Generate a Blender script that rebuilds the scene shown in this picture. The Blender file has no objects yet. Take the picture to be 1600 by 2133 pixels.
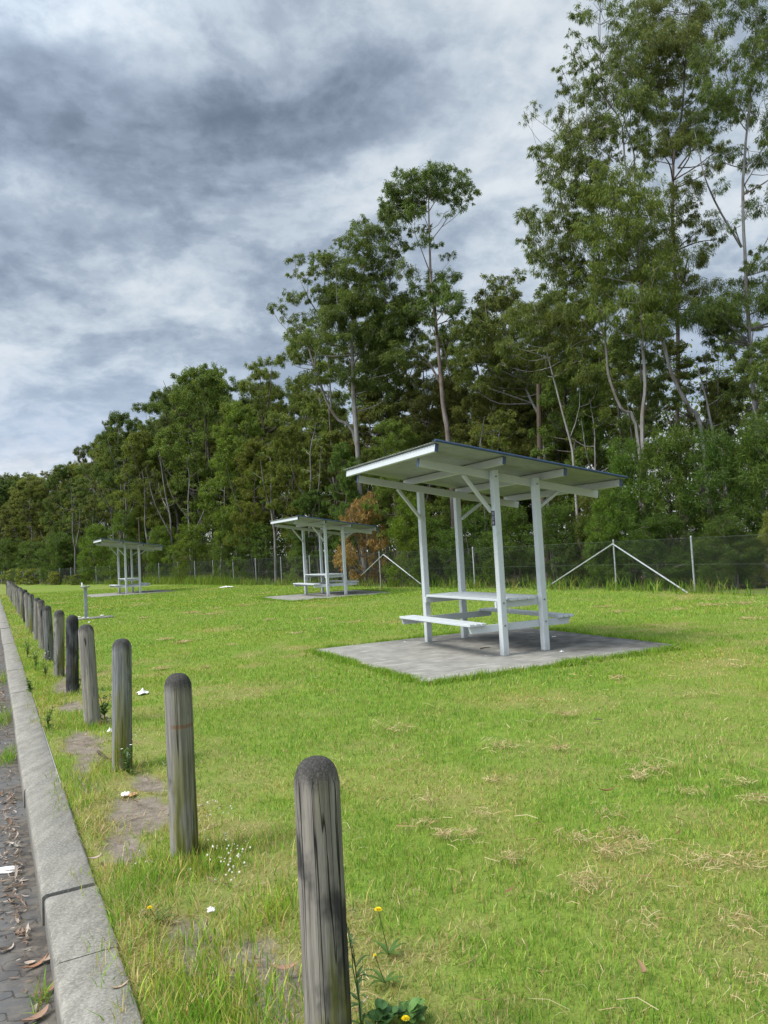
import bpy, math, random
import numpy as np
from mathutils import Vector, Matrix
R = math.radians
PI = math.pi
sc = bpy.context.scene
COL = sc.collection

# ------------------------------------------------------------------ camera
CAM_F, CAM_P, CAM_R, CAM_H = 1591.2, 0.0494, 0.0544, 1.512      # focal length in photo pixels, pitch, roll, height
_R0 = np.array([1.0, 0, 0]); _U0 = np.array([0, -math.sin(CAM_P), math.cos(CAM_P)])
FWD = np.array([0, math.cos(CAM_P), math.sin(CAM_P)])
RGT = math.cos(CAM_R)*_R0 - math.sin(CAM_R)*_U0
UPV = math.sin(CAM_R)*_R0 + math.cos(CAM_R)*_U0
cd = bpy.data.cameras.new('camera'); cam = bpy.data.objects.new('camera', cd); COL.objects.link(cam)
M = Matrix(((RGT[0], UPV[0], -FWD[0], 0), (RGT[1], UPV[1], -FWD[1], 0), (RGT[2], UPV[2], -FWD[2], CAM_H), (0, 0, 0, 1)))
cam.matrix_world = M
cd.sensor_fit = 'VERTICAL'; cd.sensor_height = 36.0; cd.lens = CAM_F/2133*36.0
cd.clip_start = 0.05; cd.clip_end = 4000
sc.camera = cam

# ------------------------------------------------------------------ world, sun, exposure
SUN_AZ, SUN_EL = R(-115), R(52)          # azimuth clockwise from +Y (the view direction): left and a little behind
sdir = Vector((math.sin(SUN_AZ)*math.cos(SUN_EL), math.cos(SUN_AZ)*math.cos(SUN_EL), math.sin(SUN_EL)))
ld = bpy.data.lights.new('sun', 'SUN'); sun = bpy.data.objects.new('sun', ld); COL.objects.link(sun)
ld.energy = 2.6; ld.angle = R(24); ld.color = (1.0, 0.95, 0.86)
sun.rotation_euler = sdir.to_track_quat('Z', 'Y').to_euler()
sc.view_settings.view_transform = 'Standard'; sc.view_settings.look = 'None'
sc.view_settings.exposure = 0.58; sc.view_settings.gamma = 1.0; sc.view_settings.use_curve_mapping = False
sc.render.engine = 'CYCLES'
sc.cycles.max_bounces = 6; sc.cycles.diffuse_bounces = 3; sc.cycles.transmission_bounces = 3
sc.cycles.transparent_max_bounces = 6; sc.cycles.caustics_reflective = False; sc.cycles.caustics_refractive = False
sc.cycles.use_denoising = True; sc.cycles.denoising_input_passes = 'RGB_ALBEDO_NORMAL'; sc.cycles.denoising_prefilter = 'ACCURATE'; sc.cycles.sample_clamp_indirect = 4


class N:
    """small node-tree helper"""
    def __init__(s, tree): s.t = tree; s.n = tree.nodes; s.l = tree.links
    def new(s, typ, ins=None, **kw):
        nd = s.n.new(typ)
        for k, v in kw.items(): setattr(nd, k, v)
        for k, v in (ins or {}).items(): s.set(nd.inputs[k], v)
        return nd
    def set(s, sock, v):
        if isinstance(v, bpy.types.NodeSocket): s.l.new(v, sock)
        elif isinstance(v, (tuple, list)) and len(v) == 3 and sock.type == 'RGBA': sock.default_value = (*v, 1)
        else: sock.default_value = v
    def math(s, op, a, b=0.0, clamp=False):
        nd = s.new('ShaderNodeMath', operation=op, use_clamp=clamp); s.set(nd.inputs[0], a); s.set(nd.inputs[1], b); return nd.outputs[0]
    def vmath(s, op, a, b=(0, 0, 0)):
        nd = s.new('ShaderNodeVectorMath', operation=op); s.set(nd.inputs[0], a); s.set(nd.inputs[1], b)
        return nd.outputs['Value'] if op in ('LENGTH', 'DOT_PRODUCT', 'DISTANCE') else nd.outputs[0]
    def mix(s, f, a, b, blend='MIX'):
        nd = s.new('ShaderNodeMix', data_type='RGBA', blend_type=blend)
        s.set(nd.inputs[0], f); s.set(nd.inputs[6], a); s.set(nd.inputs[7], b); return nd.outputs[2]
    def noise(s, vec, scale, detail=4.0, rough=0.55, dist=0.0):
        return s.new('ShaderNodeTexNoise', {'Vector': vec, 'Scale': scale, 'Detail': detail, 'Roughness': rough, 'Distortion': dist}).outputs[0]
    def ramp(s, f, lo, hi, a=0.0, b=1.0):
        nd = s.new('ShaderNodeMapRange', {0: f, 1: lo, 2: hi, 3: a, 4: b}, interpolation_type='SMOOTHSTEP'); return nd.outputs[0]
    def sep(s, v): return s.new('ShaderNodeSeparateXYZ', {0: v}).outputs
    def comb(s, x, y, z): return s.new('ShaderNodeCombineXYZ', {0: x, 1: y, 2: z}).outputs[0]


def ray(px, py):
    v = FWD + RGT*(px-800)/CAM_F - UPV*(py-1066.5)/CAM_F
    return v/np.linalg.norm(v)


def build_world():
    w = bpy.data.worlds.new('World'); sc.world = w; w.use_nodes = True
    n = N(w.node_tree); n.n.clear()
    d = n.vmath('NORMALIZE', n.new('ShaderNodeTexCoord').outputs['Generated'])
    x, y, z = n.sep(d)
    zz = n.math('ADD', n.math('MAXIMUM', z, 0.0), 0.30)
    p = n.comb(n.math('DIVIDE', x, zz), n.math('DIVIDE', y, zz), 0.0)          # a flat cloud deck seen from below
    sky = n.new('ShaderNodeTexSky', sky_type='NISHITA', sun_disc=False, sun_elevation=SUN_EL, sun_rotation=SUN_AZ).outputs[0]
    warp = n.new('ShaderNodeTexNoise', {'Vector': p, 'Scale': 2.2, 'Detail': 5.0}).outputs[1]
    pw = n.vmath('ADD', p, n.vmath('MULTIPLY', n.vmath('SUBTRACT', warp, (0.5, 0.5, 0.5)), (0.35, 0.35, 0)))
    big = n.noise(n.vmath('ADD', pw, (3.1, 1.7, 0)), 1.9, 5.0, 0.52)
    med = n.noise(n.vmath('ADD', pw, (7.3, 4.1, 2.0)), 5.2, 8.0, 0.58)
    fine = n.noise(n.vmath('ADD', p, (1.3, 9.1, 5.0)), 17.0, 7.0, 0.6)
    def blob(px, py, rx, ry, rot=0.0):
        c = Vector(ray(px, py)); t = Vector((RGT[0], RGT[1], RGT[2])); t = (t - c*t.dot(c)).normalized(); u = c.cross(t)*-1
        if rot:
            t, u = t*math.cos(rot)+u*math.sin(rot), u*math.cos(rot)-t*math.sin(rot)
        dc = n.vmath('SUBTRACT', n.vmath('ADD', d, n.vmath('MULTIPLY', n.vmath('SUBTRACT', warp, (.5, .5, .5)), (.26, .26, .26))), tuple(c))
        a = n.math('DIVIDE', n.vmath('DOT_PRODUCT', dc, tuple(t)), rx); b = n.math('DIVIDE', n.vmath('DOT_PRODUCT', dc, tuple(u)), ry)
        return n.ramp(n.math('SQRT', n.math('ADD', n.math('MULTIPLY', a, a), n.math('MULTIPLY', b, b))), 0.15, 1.15, 1.0, 0.0)
    thick = n.math('ADD', n.math('MULTIPLY', n.ramp(big, .30, .70), 0.30), n.math('MULTIPLY', n.ramp(med, .37, .63), 0.23))
    thick = n.math('ADD', thick, n.math('MULTIPLY', n.ramp(fine, .35, .65), 0.12))
    for (px, py, rx, ry, rot, amt) in ((330, 190, .36, .11, -.05, .155), (620, 120, .18, .09, .3, .10), (60, 250, .24, .12, 0, .09), (150, 340, .3, .08, 0, .06),
                                       (150, 430, .10, .035, -.5, -.20), (330, 640, .16, .03, -.2, -.14), (500, 30, .35, .05, 0, -.16), (1000, 250, .3, .12, .6, -.10), (1050, 400, .06, .03, 0, -.16),
                                       (900, 520, .14, .06, 0, .08), (60, 650, .16, .04, 0, .10), (1450, 150, .3, .2, 0, -.06), (620, 600, .25, .05, 0, .05)):
        thick = n.math('ADD', thick, n.math('MULTIPLY', blob(px, py, rx, ry, rot), amt))
    rampn = n.new('ShaderNodeValToRGB', {0: n.ramp(thick, -0.16, 1.02)})
    el = rampn.color_ramp.elements
    stops = ((0.0, (0.80, 0.84, 0.87)), (0.26, (0.555, 0.63, 0.70)), (0.46, (0.395, 0.465, 0.555)), (0.66, (0.285, 0.343, 0.43)), (1.0, (0.125, 0.157, 0.208)))
    el[0].position, el[0].color = stops[0][0], (*stops[0][1], 1); el[1].position, el[1].color = stops[-1][0], (*stops[-1][1], 1)
    for pos, c in stops[1:-1]:
        e = el.new(pos); e.color = (*c, 1)
    cl = rampn.outputs[0]
    # the lower sky: a bluer band and a pale strip at the horizon
    low = n.ramp(z, 0.30, 0.10)
    cl = n.mix(n.math('MULTIPLY', low, 0.75), cl, n.mix(n.ramp(med, 0.4, 0.62), (0.46, 0.56, 0.74), (0.345, 0.435, 0.60)))
    cl = n.mix(n.math('MULTIPLY', n.ramp(z, 0.17, 0.09), 0.85), cl, n.mix(n.ramp(fine, 0.4, 0.6), (0.92, 0.93, 0.93), (0.76, 0.81, 0.86)))
    # sky boosted towards the sun behind the camera, dimmed ahead, to brighten the ground
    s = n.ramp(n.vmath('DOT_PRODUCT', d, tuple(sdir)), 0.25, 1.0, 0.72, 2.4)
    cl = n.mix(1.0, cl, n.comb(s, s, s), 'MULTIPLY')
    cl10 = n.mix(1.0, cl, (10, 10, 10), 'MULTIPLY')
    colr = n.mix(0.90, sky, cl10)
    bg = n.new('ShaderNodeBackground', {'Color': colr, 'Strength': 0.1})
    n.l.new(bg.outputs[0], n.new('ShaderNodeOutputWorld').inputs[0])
build_world()

# ------------------------------------------------------------------ helpers
def at(px, py, Y):
    """the point at distance Y in front that the photograph shows at (px, py)"""
    r = ray(px, py); return np.array([0, 0, CAM_H]) + r*(Y/r[1])
def on_ground(px, py, z=0.0):
    r = ray(px, py); return np.array([0, 0, CAM_H]) + r*((z-CAM_H)/r[2])
def to_px(P):
    v = np.asarray(P, float)-np.array([0, 0, CAM_H]); dd = v@FWD
    return 800+CAM_F*(v@RGT)/dd, 1066.5-CAM_F*(v@UPV)/dd

def tag(o, label=None, cat=None, group=None, kind=None):
    if label: o['label'] = label
    if cat: o['category'] = cat
    if group: o['group'] = group
    if kind: o['kind'] = kind
    return o
def empty(name, loc=(0, 0, 0), rz=0.0):
    o = bpy.data.objects.new(name, None); o.location = loc; o.rotation_euler = (0, 0, rz); o.empty_display_size = .2
    COL.objects.link(o); return o
def link_mesh(name, me, mat=None, parent=None):
    o = bpy.data.objects.new(name, me); COL.objects.link(o)
    if mat is not None and not me.materials: me.materials.append(mat)
    if parent is not None: o.parent = parent
    return o
def np_mesh(name, V, F, smooth=False, vcol=None):
    """V (n,3), F list of arrays (m,k); vcol (n,3)"""
    me = bpy.data.meshes.new(name); V = np.asarray(V, np.float32)
    if not isinstance(F, (list, tuple)): F = [F]
    F = [np.asarray(f, np.int32) for f in F if len(f)]
    me.vertices.add(len(V)); me.vertices.foreach_set('co', V.ravel())
    loops = np.concatenate([f.ravel() for f in F]); sizes = np.concatenate([np.full(len(f), f.shape[1], np.int32) for f in F])
    me.loops.add(len(loops)); me.loops.foreach_set('vertex_index', loops)
    me.polygons.add(len(sizes)); st = np.concatenate([[0], np.cumsum(sizes)[:-1]]).astype(np.int32)
    me.polygons.foreach_set('loop_start', st)
    me.polygons.foreach_set('use_smooth', np.full(len(sizes), bool(smooth)))
    if vcol is not None:
        a = me.color_attributes.new('Col', 'FLOAT_COLOR', 'POINT')
        c = np.ones((len(V), 4), np.float32); c[:, :3] = vcol; a.data.foreach_set('color', c.ravel())
    me.update(calc_edges=True); me.validate(); return me

class MB:
    """collects shapes into one mesh"""
    def __init__(s): s.v = []; s.f = {}; s.n = 0; s.c = []
    def add(s, V, F, col=(1, 1, 1)):
        V = np.asarray(V, float)
        for f in F: s.f.setdefault(len(f), []).append([i+s.n for i in f])
        s.v.append(V); s.n += len(V); s.c.append(np.tile(np.asarray(col, float), (len(V), 1)) if np.ndim(col) == 1 else np.asarray(col))
    def box(s, c, size, rot=None, bev=0.0, col=(1, 1, 1)):
        """box with chamfered edges"""
        h = np.array(size, float)/2; b = min(bev, h.min()*0.9)
        rot = np.eye(3) if rot is None else np.array(rot)
        if b <= 0:
            V = np.array([[x, y, z] for x in (-1, 1) for y in (-1, 1) for z in (-1, 1)])*h
            F = [(0, 1, 3, 2), (4, 6, 7, 5), (0, 4, 5, 1), (2, 3, 7, 6), (0, 2, 6, 4), (1, 5, 7, 3)]
        else:
            V = []; idx = {}
            for x in (-1, 1):
                for y in (-1, 1):
                    for z in (-1, 1):
                        for a in range(3):
                            q = np.array([x, y, z])*h
                            q -= np.array([x, y, z])*b*(np.arange(3) != a)
                            idx[(x, y, z, a)] = len(V); V.append(q)
            F = []
            for a in range(3):
                o1, o2 = (a+1) % 3, (a+2) % 3
                for sg in (-1, 1):
                    loop = []
                    for (p, q) in ((-1, -1), (1, -1), (1, 1), (-1, 1)):
                        k = [0, 0, 0]; k[a] = sg; k[o1] = p; k[o2] = q; loop.append(idx[(*k, a)])
                    F.append(loop if sg > 0 else loop[::-1])
                for p in (-1, 1):
                    for q in (-1, 1):      # chamfer strips along axis a
                        k0 = [0, 0, 0]; k0[a] = -1; k0[o1] = p; k0[o2] = q; k1 = list(k0); k1[a] = 1
                        L = [idx[(*k0, o1)], idx[(*k1, o1)], idx[(*k1, o2)], idx[(*k0, o2)]]
                        F.append(L if p*q < 0 else L[::-1])
            for x in (-1, 1):
                for y in (-1, 1):
                    for z in (-1, 1):
                        L = [idx[(x, y, z, a)] for a in range(3)]
                        F.append(L if x*y*z > 0 else L[::-1])
            V = np.array(V)
        s.add(V@rot.T+np.array(c, float), F, col)
    def bar(s, a, b, w, h, up=(0, 0, 1), bev=0.004, col=(1, 1, 1)):
        a = np.array(a, float); b = np.array(b, float); d = b-a; L = np.linalg.norm(d); d /= L
        sd = np.cross(up, d); sd /= np.linalg.norm(sd); u = np.cross(d, sd)
        s.box((a+b)/2, (L, w, h), np.stack([d, sd, u], 1), bev, col)
    def tube(s, pts, rad, k=8, cap=True, col=(1, 1, 1)):
        pts = np.asarray(pts, float); m = len(pts); rad = np.broadcast_to(np.asarray(rad, float), (m,))
        t = np.gradient(pts, axis=0) if m > 2 else np.tile(pts[-1]-pts[0], (m, 1))
        t /= np.maximum(np.linalg.norm(t, axis=1, keepdims=True), 1e-9)
        ref = np.array([1.0, 0.13, 0.07]) if abs(t[0, 0]) < .8 else np.array([0.1, 1.0, 0.05])
        V = np.zeros((m, k, 3)); ang = np.arange(k)*2*PI/k
        for i in range(m):
            a = np.cross(t[i], ref); a /= np.linalg.norm(a); b = np.cross(t[i], a); ref = np.cross(a, t[i])
            V[i] = pts[i]+rad[i]*(np.cos(ang)[:, None]*a+np.sin(ang)[:, None]*b)
        F = []
        for i in range(m-1):
            for j in range(k):
                j2 = (j+1) % k; F.append((i*k+j, i*k+j2, (i+1)*k+j2, (i+1)*k+j))
        if cap and k <= 24:
            F.append(tuple(range(k))[::-1]); F.append(tuple((m-1)*k+j for j in range(k)))
        s.add(V.reshape(-1, 3), F, col)
    def lathe(s, prof, k=24, c=(0, 0, 0), col=(1, 1, 1)):
        prof = np.asarray(prof, float); ang = np.arange(k)*2*PI/k; m = len(prof)
        V = np.stack([prof[:, 0:1]*np.cos(ang), prof[:, 0:1]*np.sin(ang), np.repeat(prof[:, 1:2], k, 1)], 2).reshape(-1, 3)+np.array(c)
        F = [(i*k+j, i*k+(j+1) % k, (i+1)*k+(j+1) % k, (i+1)*k+j) for i in range(m-1) for j in range(k)]
        F.append(tuple(range(k))[::-1]); F.append(tuple((m-1)*k+j for j in range(k)))
        s.add(V, F, col)
    def mesh(s, name, smooth=False, color=False):
        V = np.concatenate(s.v); return np_mesh(name, V, [np.array(f) for f in s.f.values()], smooth, np.concatenate(s.c) if color else None)
    def build(s, name, mat, parent=None, smooth=False, color=False):
        me = s.mesh(name, False, color)
        if smooth: smooth_by_angle(me)
        return link_mesh(name, me, mat, parent)
def smooth_by_angle(me, ang=40):
    me.polygons.foreach_set('use_smooth', np.ones(len(me.polygons), bool))
    try: me.set_sharp_from_angle(angle=R(ang))
    except Exception: pass

def vnoise(x, y, seed=0):
    """smooth value noise, 0..1"""
    x = np.asarray(x, float); y = np.asarray(y, float)
    xi = np.floor(x).astype(np.int64); yi = np.floor(y).astype(np.int64); fx = x-xi; fy = y-yi
    fx = fx*fx*(3-2*fx); fy = fy*fy*(3-2*fy)
    def h(a, b):
        v = (a*374761393+b*668265263+seed*1442695041) & 0xffffffff
        v = ((v ^ (v >> 13))*1274126177) & 0xffffffff
        return ((v ^ (v >> 16)) & 0xffff)/65535.0
    return (h(xi, yi)*(1-fx)+h(xi+1, yi)*fx)*(1-fy)+(h(xi, yi+1)*(1-fx)+h(xi+1, yi+1)*fx)*fy
def fbm(x, y, seed=0, o=4):
    v = 0; a = .5; t = 0
    for i in range(o): v = v+a*vnoise(x*2**i, y*2**i, seed+i*17); t += a; a *= .5
    return v/t
def sstep(a, b, x):
    t = np.clip((x-a)/(b-a), 0, 1); return t*t*(3-2*t)

# ------------------------------------------------------------------ materials
def new_mat(name):
    m = bpy.data.materials.new(name); m.use_nodes = True; n = N(m.node_tree); n.n.clear()
    out = n.new('ShaderNodeOutputMaterial'); return m, n, out
def principled(n, out, color, rough=.8, spec=.3, metal=0.0, bump=None, bstr=.3, bdist=.01):
    b = n.new('ShaderNodeBsdfPrincipled', {'Base Color': color, 'Roughness': rough, 'Specular IOR Level': spec, 'Metallic': metal})
    if bump is not None:
        n.l.new(n.new('ShaderNodeBump', {'Height': bump, 'Strength': bstr, 'Distance': bdist}).outputs[0], b.inputs['Normal'])
    n.l.new(b.outputs[0], out.inputs[0]); return b
def obj_co(n): return n.new('ShaderNodeTexCoord').outputs['Object']
def vcolor(n): return n.new('ShaderNodeVertexColor', layer_name='Col').outputs[0]

def leaf_material(name, trans=.3, rough=.5, tint=True, spec=.25):
    m, n, out = new_mat(name)
    c = vcolor(n)
    if tint:
        oi = n.new('ShaderNodeObjectInfo'); c = n.mix(1.0, c, oi.outputs['Color'], 'MULTIPLY')
        hs = n.new('ShaderNodeHueSaturation', {'Hue': n.math('ADD', .485, n.math('MULTIPLY', oi.outputs['Random'], .03)), 'Saturation': 1.0, 'Value': 1.0, 'Color': c}); c = hs.outputs[0]
    b = n.new('ShaderNodeBsdfPrincipled', {'Base Color': c, 'Roughness': rough, 'Specular IOR Level': spec})
    t = n.new('ShaderNodeBsdfTranslucent', {'Color': n.mix(1.0, c, (1.25, 1.2, .6), 'MULTIPLY')})
    mx = n.new('ShaderNodeMixShader', {0: trans}); n.l.new(b.outputs[0], mx.inputs[1]); n.l.new(t.outputs[0], mx.inputs[2]); n.l.new(mx.outputs[0], out.inputs[0])
    return m
M_LEAF = leaf_material('leaf', .38)
M_GRASS = leaf_material('grass_blade', .3, .6, False, .12)
M_DRY = leaf_material('dry_stalk', .15, .8, False, .1)

def bark_material(name, c0, c1, c2, sc_=1.0):
    m, n, out = new_mat(name); co = obj_co(n); x, y, z = n.sep(co)
    st = n.comb(n.math('MULTIPLY', x, 9.0), n.math('MULTIPLY', y, 9.0), n.math('MULTIPLY', z, 1.3))
    a = n.noise(st, 1.0*sc_, 5, .6); b = n.noise(co, .9, 3)
    c = n.mix(n.ramp(a, .35, .68), c0, c1); c = n.mix(n.math('MULTIPLY', n.ramp(b, .48, .66), .8), c, c2)
    oi = n.new('ShaderNodeObjectInfo'); c = n.mix(1.0, c, oi.outputs['Color'], 'MULTIPLY')
    principled(n, out, c, .85, .15, bump=a, bstr=.5, bdist=.02); return m
M_PALE = bark_material('pale_gum_bark', (.15, .14, .13), (.27, .26, .25), (.13, .095, .07))
M_BROWN = bark_material('grey_brown_bark', (.07, .058, .05), (.16, .14, .125), (.05, .04, .034))

def painted_timber(name, base, end=False):
    m, n, out = new_mat(name); co = obj_co(n)
    a = n.noise(co, 3.0, 5, .6); b = n.noise(co, 42.0, 4, .6); g = n.noise(n.vmath('MULTIPLY', co, (30, 30, 3)), 1.0, 3, .6)
    c = n.mix(n.math('MULTIPLY', n.ramp(a, .5, .75), .35), base, (base[0]*.72, base[1]*.74, base[2]*.73))
    c = n.mix(n.math('MULTIPLY', n.ramp(b, .64, .78), .18), c, (.30, .31, .28)); e = n.noise(co, 9.0, 4, .65); c = n.mix(n.math('MULTIPLY', n.ramp(e, .6, .7), .3), c, (.33, .34, .31))
    z = n.sep(co)[2]
    c = n.mix(n.math('MULTIPLY', n.math('MULTIPLY', n.ramp(z, .16, .0), n.ramp(b, .35, .6)), .6), c, (.26, .26, .22))
    principled(n, out, c, .5, .4, bump=n.math('ADD', n.math('MULTIPLY', g, .7), n.math('MULTIPLY', b, .3)), bstr=.18, bdist=.004); return m
M_WHITE = painted_timber('pale_grey_paint', (.50, .53, .545))
M_UNDER = painted_timber('rafter_paint', (.46, .47, .45))

def simple(name, col, rough=.6, spec=.4, metal=0.0, var=.25, scale=14.0, bstr=.1):
    m, n, out = new_mat(name); co = obj_co(n); a = n.noise(co, scale, 4, .6)
    c = n.mix(n.ramp(a, .3, .7), tuple(v*(1-var) for v in col), tuple(min(1, v*(1+var)) for v in col))
    principled(n, out, c, rough, spec, metal, bump=a, bstr=bstr, bdist=.004); return m
M_SHEET = simple('roof_sheet_steel', (.30, .31, .285), .5, .5, .15, .12, 5)
M_BLUE = simple('blue_capping', (.022, .05, .115), .4, .5, .0, .2, 8)
M_NAVY = simple('navy_sticker', (.012, .013, .03), .4, .4)
M_BOLT = simple('dull_bolt', (.16, .16, .165), .5, .5, .6)
M_GALV = simple('galvanised_steel', (.38, .40, .41), .5, .5, .35, .2, 20)
M_FENCE = simple('fence_wire', (.105, .118, .112), .6, .4, .4, .2, 20)
M_FOUNT = simple('grey_painted_steel', (.27, .29, .31), .5, .4, .2, .2, 12)
M_PAPER = simple('white_paper', (.78, .78, .78), .8, .2, 0, .06, 30, .2)
M_LITTER = simple('tan_wrapper', (.55, .32, .17), .7, .3, 0, .3, 40, .2)
M_STICK = simple('grey_stick', (.09, .07, .055), .9, .1, 0, .35, 30, .5)
M_YELLOW = simple('yellow_petals', (.78, .58, .01), .7, .2, 0, .12, 60)
M_STEM = leaf_material('weed_leaf', .25, .55, False, .2)
M_STONE = simple('white_stone', (.66, .64, .58), .9, .1, 0, .2, 40, .3)
M_SIGN = simple('white_sign', (.75, .76, .76), .4, .4, 0, .05, 5)

# ------------------------------------------------------------------ the ground
K0 = np.array([-1.16, 2.61]); KD = np.array([-.459, .888]); KN = np.array([.888, .459])   # kerb line: start, along, across to the lawn
KW = .235
def kpt(t, w): return np.stack([K0[0]+KD[0]*np.asarray(t)+KN[0]*np.asarray(w), K0[1]+KD[1]*np.asarray(t)+KN[1]*np.asarray(w)], -1)
def tw(x, y): dx = np.asarray(x)-K0[0]; dy = np.asarray(y)-K0[1]; return dx*KD[0]+dy*KD[1], dx*KN[0]+dy*KN[1]
FENCE = np.array([(12.8, 8.4), (9.2, 16.2), (6.6, 22.2), (3.05, 26.9), (-1.0, 32.8), (-6.8, 41.0), (-13.8, 50.9), (-31, 70.6), (-52, 96), (-76, 128), (-100, 160)], float)
_seg = np.linalg.norm(np.diff(FENCE, axis=0), axis=1); _cum = np.concatenate([[0], np.cumsum(_seg)])
def fence_pt(s, off=0.0):
    """point at s metres along the fence, off metres behind it"""
    i = int(np.clip(np.searchsorted(_cum, s)-1, 0, len(_seg)-1)); t = (s-_cum[i])/_seg[i]
    p = FENCE[i]*(1-t)+FENCE[i+1]*t; d = (FENCE[i+1]-FENCE[i])/_seg[i]
    return p+off*np.array([d[1], -d[0]])
def beyond_fence(x, y):
    """signed distance behind the fence"""
    best = np.full(np.shape(x), 1e9); sgn = np.zeros(np.shape(x))
    for i in range(len(_seg)):
        d = (FENCE[i+1]-FENCE[i])/_seg[i]; nx, ny = d[1], -d[0]
        t = np.clip((x-FENCE[i, 0])*d[0]+(y-FENCE[i, 1])*d[1], 0, _seg[i])
        qx = x-FENCE[i, 0]-d[0]*t; qy = y-FENCE[i, 1]-d[1]*t; q = np.hypot(qx, qy)
        m = q < best; best = np.where(m, q, best); sgn = np.where(m, np.sign(qx*nx+qy*ny), sgn)
    return best*sgn
BARE = [(1.55, .44, .22, .10), (3.2, .40, .45, .08), (5.3, .78, .35, .10), (7.7, .6, .7, .14), (2.10, .60, .42, .20), (4.25, .50, .62, .17), (-.06, .66, .34, .16), (.30, .52, .25, .10), (9.2, .72, .8, .16), (6.2, .58, .6, .13), (11.8, .7, .8, .14), (2.75, .75, .3, .1)]   # bare patches: along, across, half sizes
def bare(x, y):
    t, w = tw(x, y); b = 0
    for (a, c, ra, rc) in BARE:
        q = np.hypot((t-a)/ra, (w-c)/rc)+(fbm(x*7, y*7, 5)-.5)*1.1
        b = np.maximum(b, sstep(1.15, .7, q))
    return b
SHELTERS = [((1.355, 11.39), .445), ((-2.266, 27.643), .4706), ((-13.286, 39.43), .4918)]
SU0, SU1, SV0, SV1 = -2.05, 1.875, -2.046, 1.73
def on_slab(x, y, m=0.0):
    r = np.zeros(np.shape(x), bool)
    for (c, a) in SHELTERS:
        u = (x-c[0])*math.cos(a)+(y-c[1])*math.sin(a); v = -(x-c[0])*math.sin(a)+(y-c[1])*math.cos(a)
        r |= (u > SU0-m) & (u < SU1+m) & (v > SV0-m) & (v < SV1+m)
    return r
def dryness(x, y):
    """0 lush .. 1 straw: real patches of dead thatch in the lawn"""
    d = .55*fbm(x*.55+3, y*.55, 11, 4)+.45*fbm(x*2.6, y*2.6, 23, 3)
    d = .85*sstep(.53, .76, d)
    d = d+.52*sstep(7.5, 2.0, np.hypot(x-.9, y-1.6))*sstep(.32, .62, fbm(x*1.9, y*1.9, 31, 4))
    t, w = tw(x, y); d = d+.55*sstep(1.0, .3, np.abs(w-.75))*sstep(.40, .60, fbm(x*3, y*3, 37, 3))
    return np.clip(d, 0, 1)

def make_ground():
    w = np.concatenate([np.arange(KW, 1.7, .05), np.arange(1.7, 6, .15), np.arange(6, 20, .6), np.geomspace(20, 900, 22)])
    t = np.concatenate([np.arange(-16, -1.6, .8), np.arange(-1.6, 9, .06), np.arange(9, 20, .2), np.arange(20, 60, .8), np.geomspace(60, 1400, 22)])
    T, W = np.meshgrid(t, w, indexing='ij'); P = kpt(T, W); x, y = P[..., 0], P[..., 1]
    near = sstep(60, 12, y)
    z = -.012+near*(.030*(fbm(x*.9, y*.9, 3)-.5)+.016*(fbm(x*5, y*5, 7)-.5))
    bf = beyond_fence(x, y); b = bare(x, y)
    z = z-.012*b; z = np.where(W < KW+.03, -.02, z)
    slab = on_slab(x, y, .03); z = np.where(slab, -.04, z)
    n_, m_ = T.shape; idx = np.arange(n_*m_).reshape(n_, m_)
    F = np.stack([idx[:-1, :-1], idx[1:, :-1], idx[1:, 1:], idx[:-1, 1:]], -1).reshape(-1, 4)[:, ::-1]
    col = np.stack([b, sstep(.2, 2.5, bf), dryness(x, y)], -1).reshape(-1, 3)
    me = np_mesh('ground', np.stack([x, y, z], -1).reshape(-1, 3), F, True, col)
    m, n, out = new_mat('lawn_soil'); co = obj_co(n); cc = n.new('ShaderNodeSeparateColor', {0: vcolor(n)}).outputs
    f1 = n.noise(co, 1.1, 6, .6); f2 = n.noise(co, 9.0, 5, .65); f3 = n.noise(co, 70.0, 4, .7); f4 = n.noise(co, .35, 3, .5)
    g = n.mix(n.ramp(f2, .3, .7), (.125, .20, .028), (.185, .26, .038))
    g = n.mix(n.math('MULTIPLY', n.ramp(f4, .42, .62), .5), g, (.19, .235, .042))
    g = n.mix(n.math('MULTIPLY', n.ramp(f1, .52, .7), .45), g, (.21, .19, .07))
    g = n.mix(n.math('MULTIPLY', cc[2], .6), g, (.27, .22, .10))
    g = n.mix(n.math('MULTIPLY', n.ramp(f3, .45, .7), .45), g, (.065, .075, .022))
    soil = n.mix(n.ramp(f2, .3, .7), (.15, .122, .095), (.25, .21, .17)); soil = n.mix(n.math('MULTIPLY', n.ramp(f3, .5, .7), .6), soil, (.33, .29, .235))
    soil = n.mix(n.math('MULTIPLY', n.ramp(f3, .5, .3), .5), soil, (.08, .062, .048))
    litter = n.mix(n.ramp(f2, .3, .7), (.035, .028, .02), (.075, .06, .042))
    c = n.mix(cc[0], g, soil); c = n.mix(cc[1], c, litter)
    principled(n, out, c, .95, .1, bump=n.math('ADD', f3, n.math('MULTIPLY', f2, 1.5)), bstr=.6, bdist=.012)
    tag(link_mesh('lawn', me, m), kind='structure')
make_ground()

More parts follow.
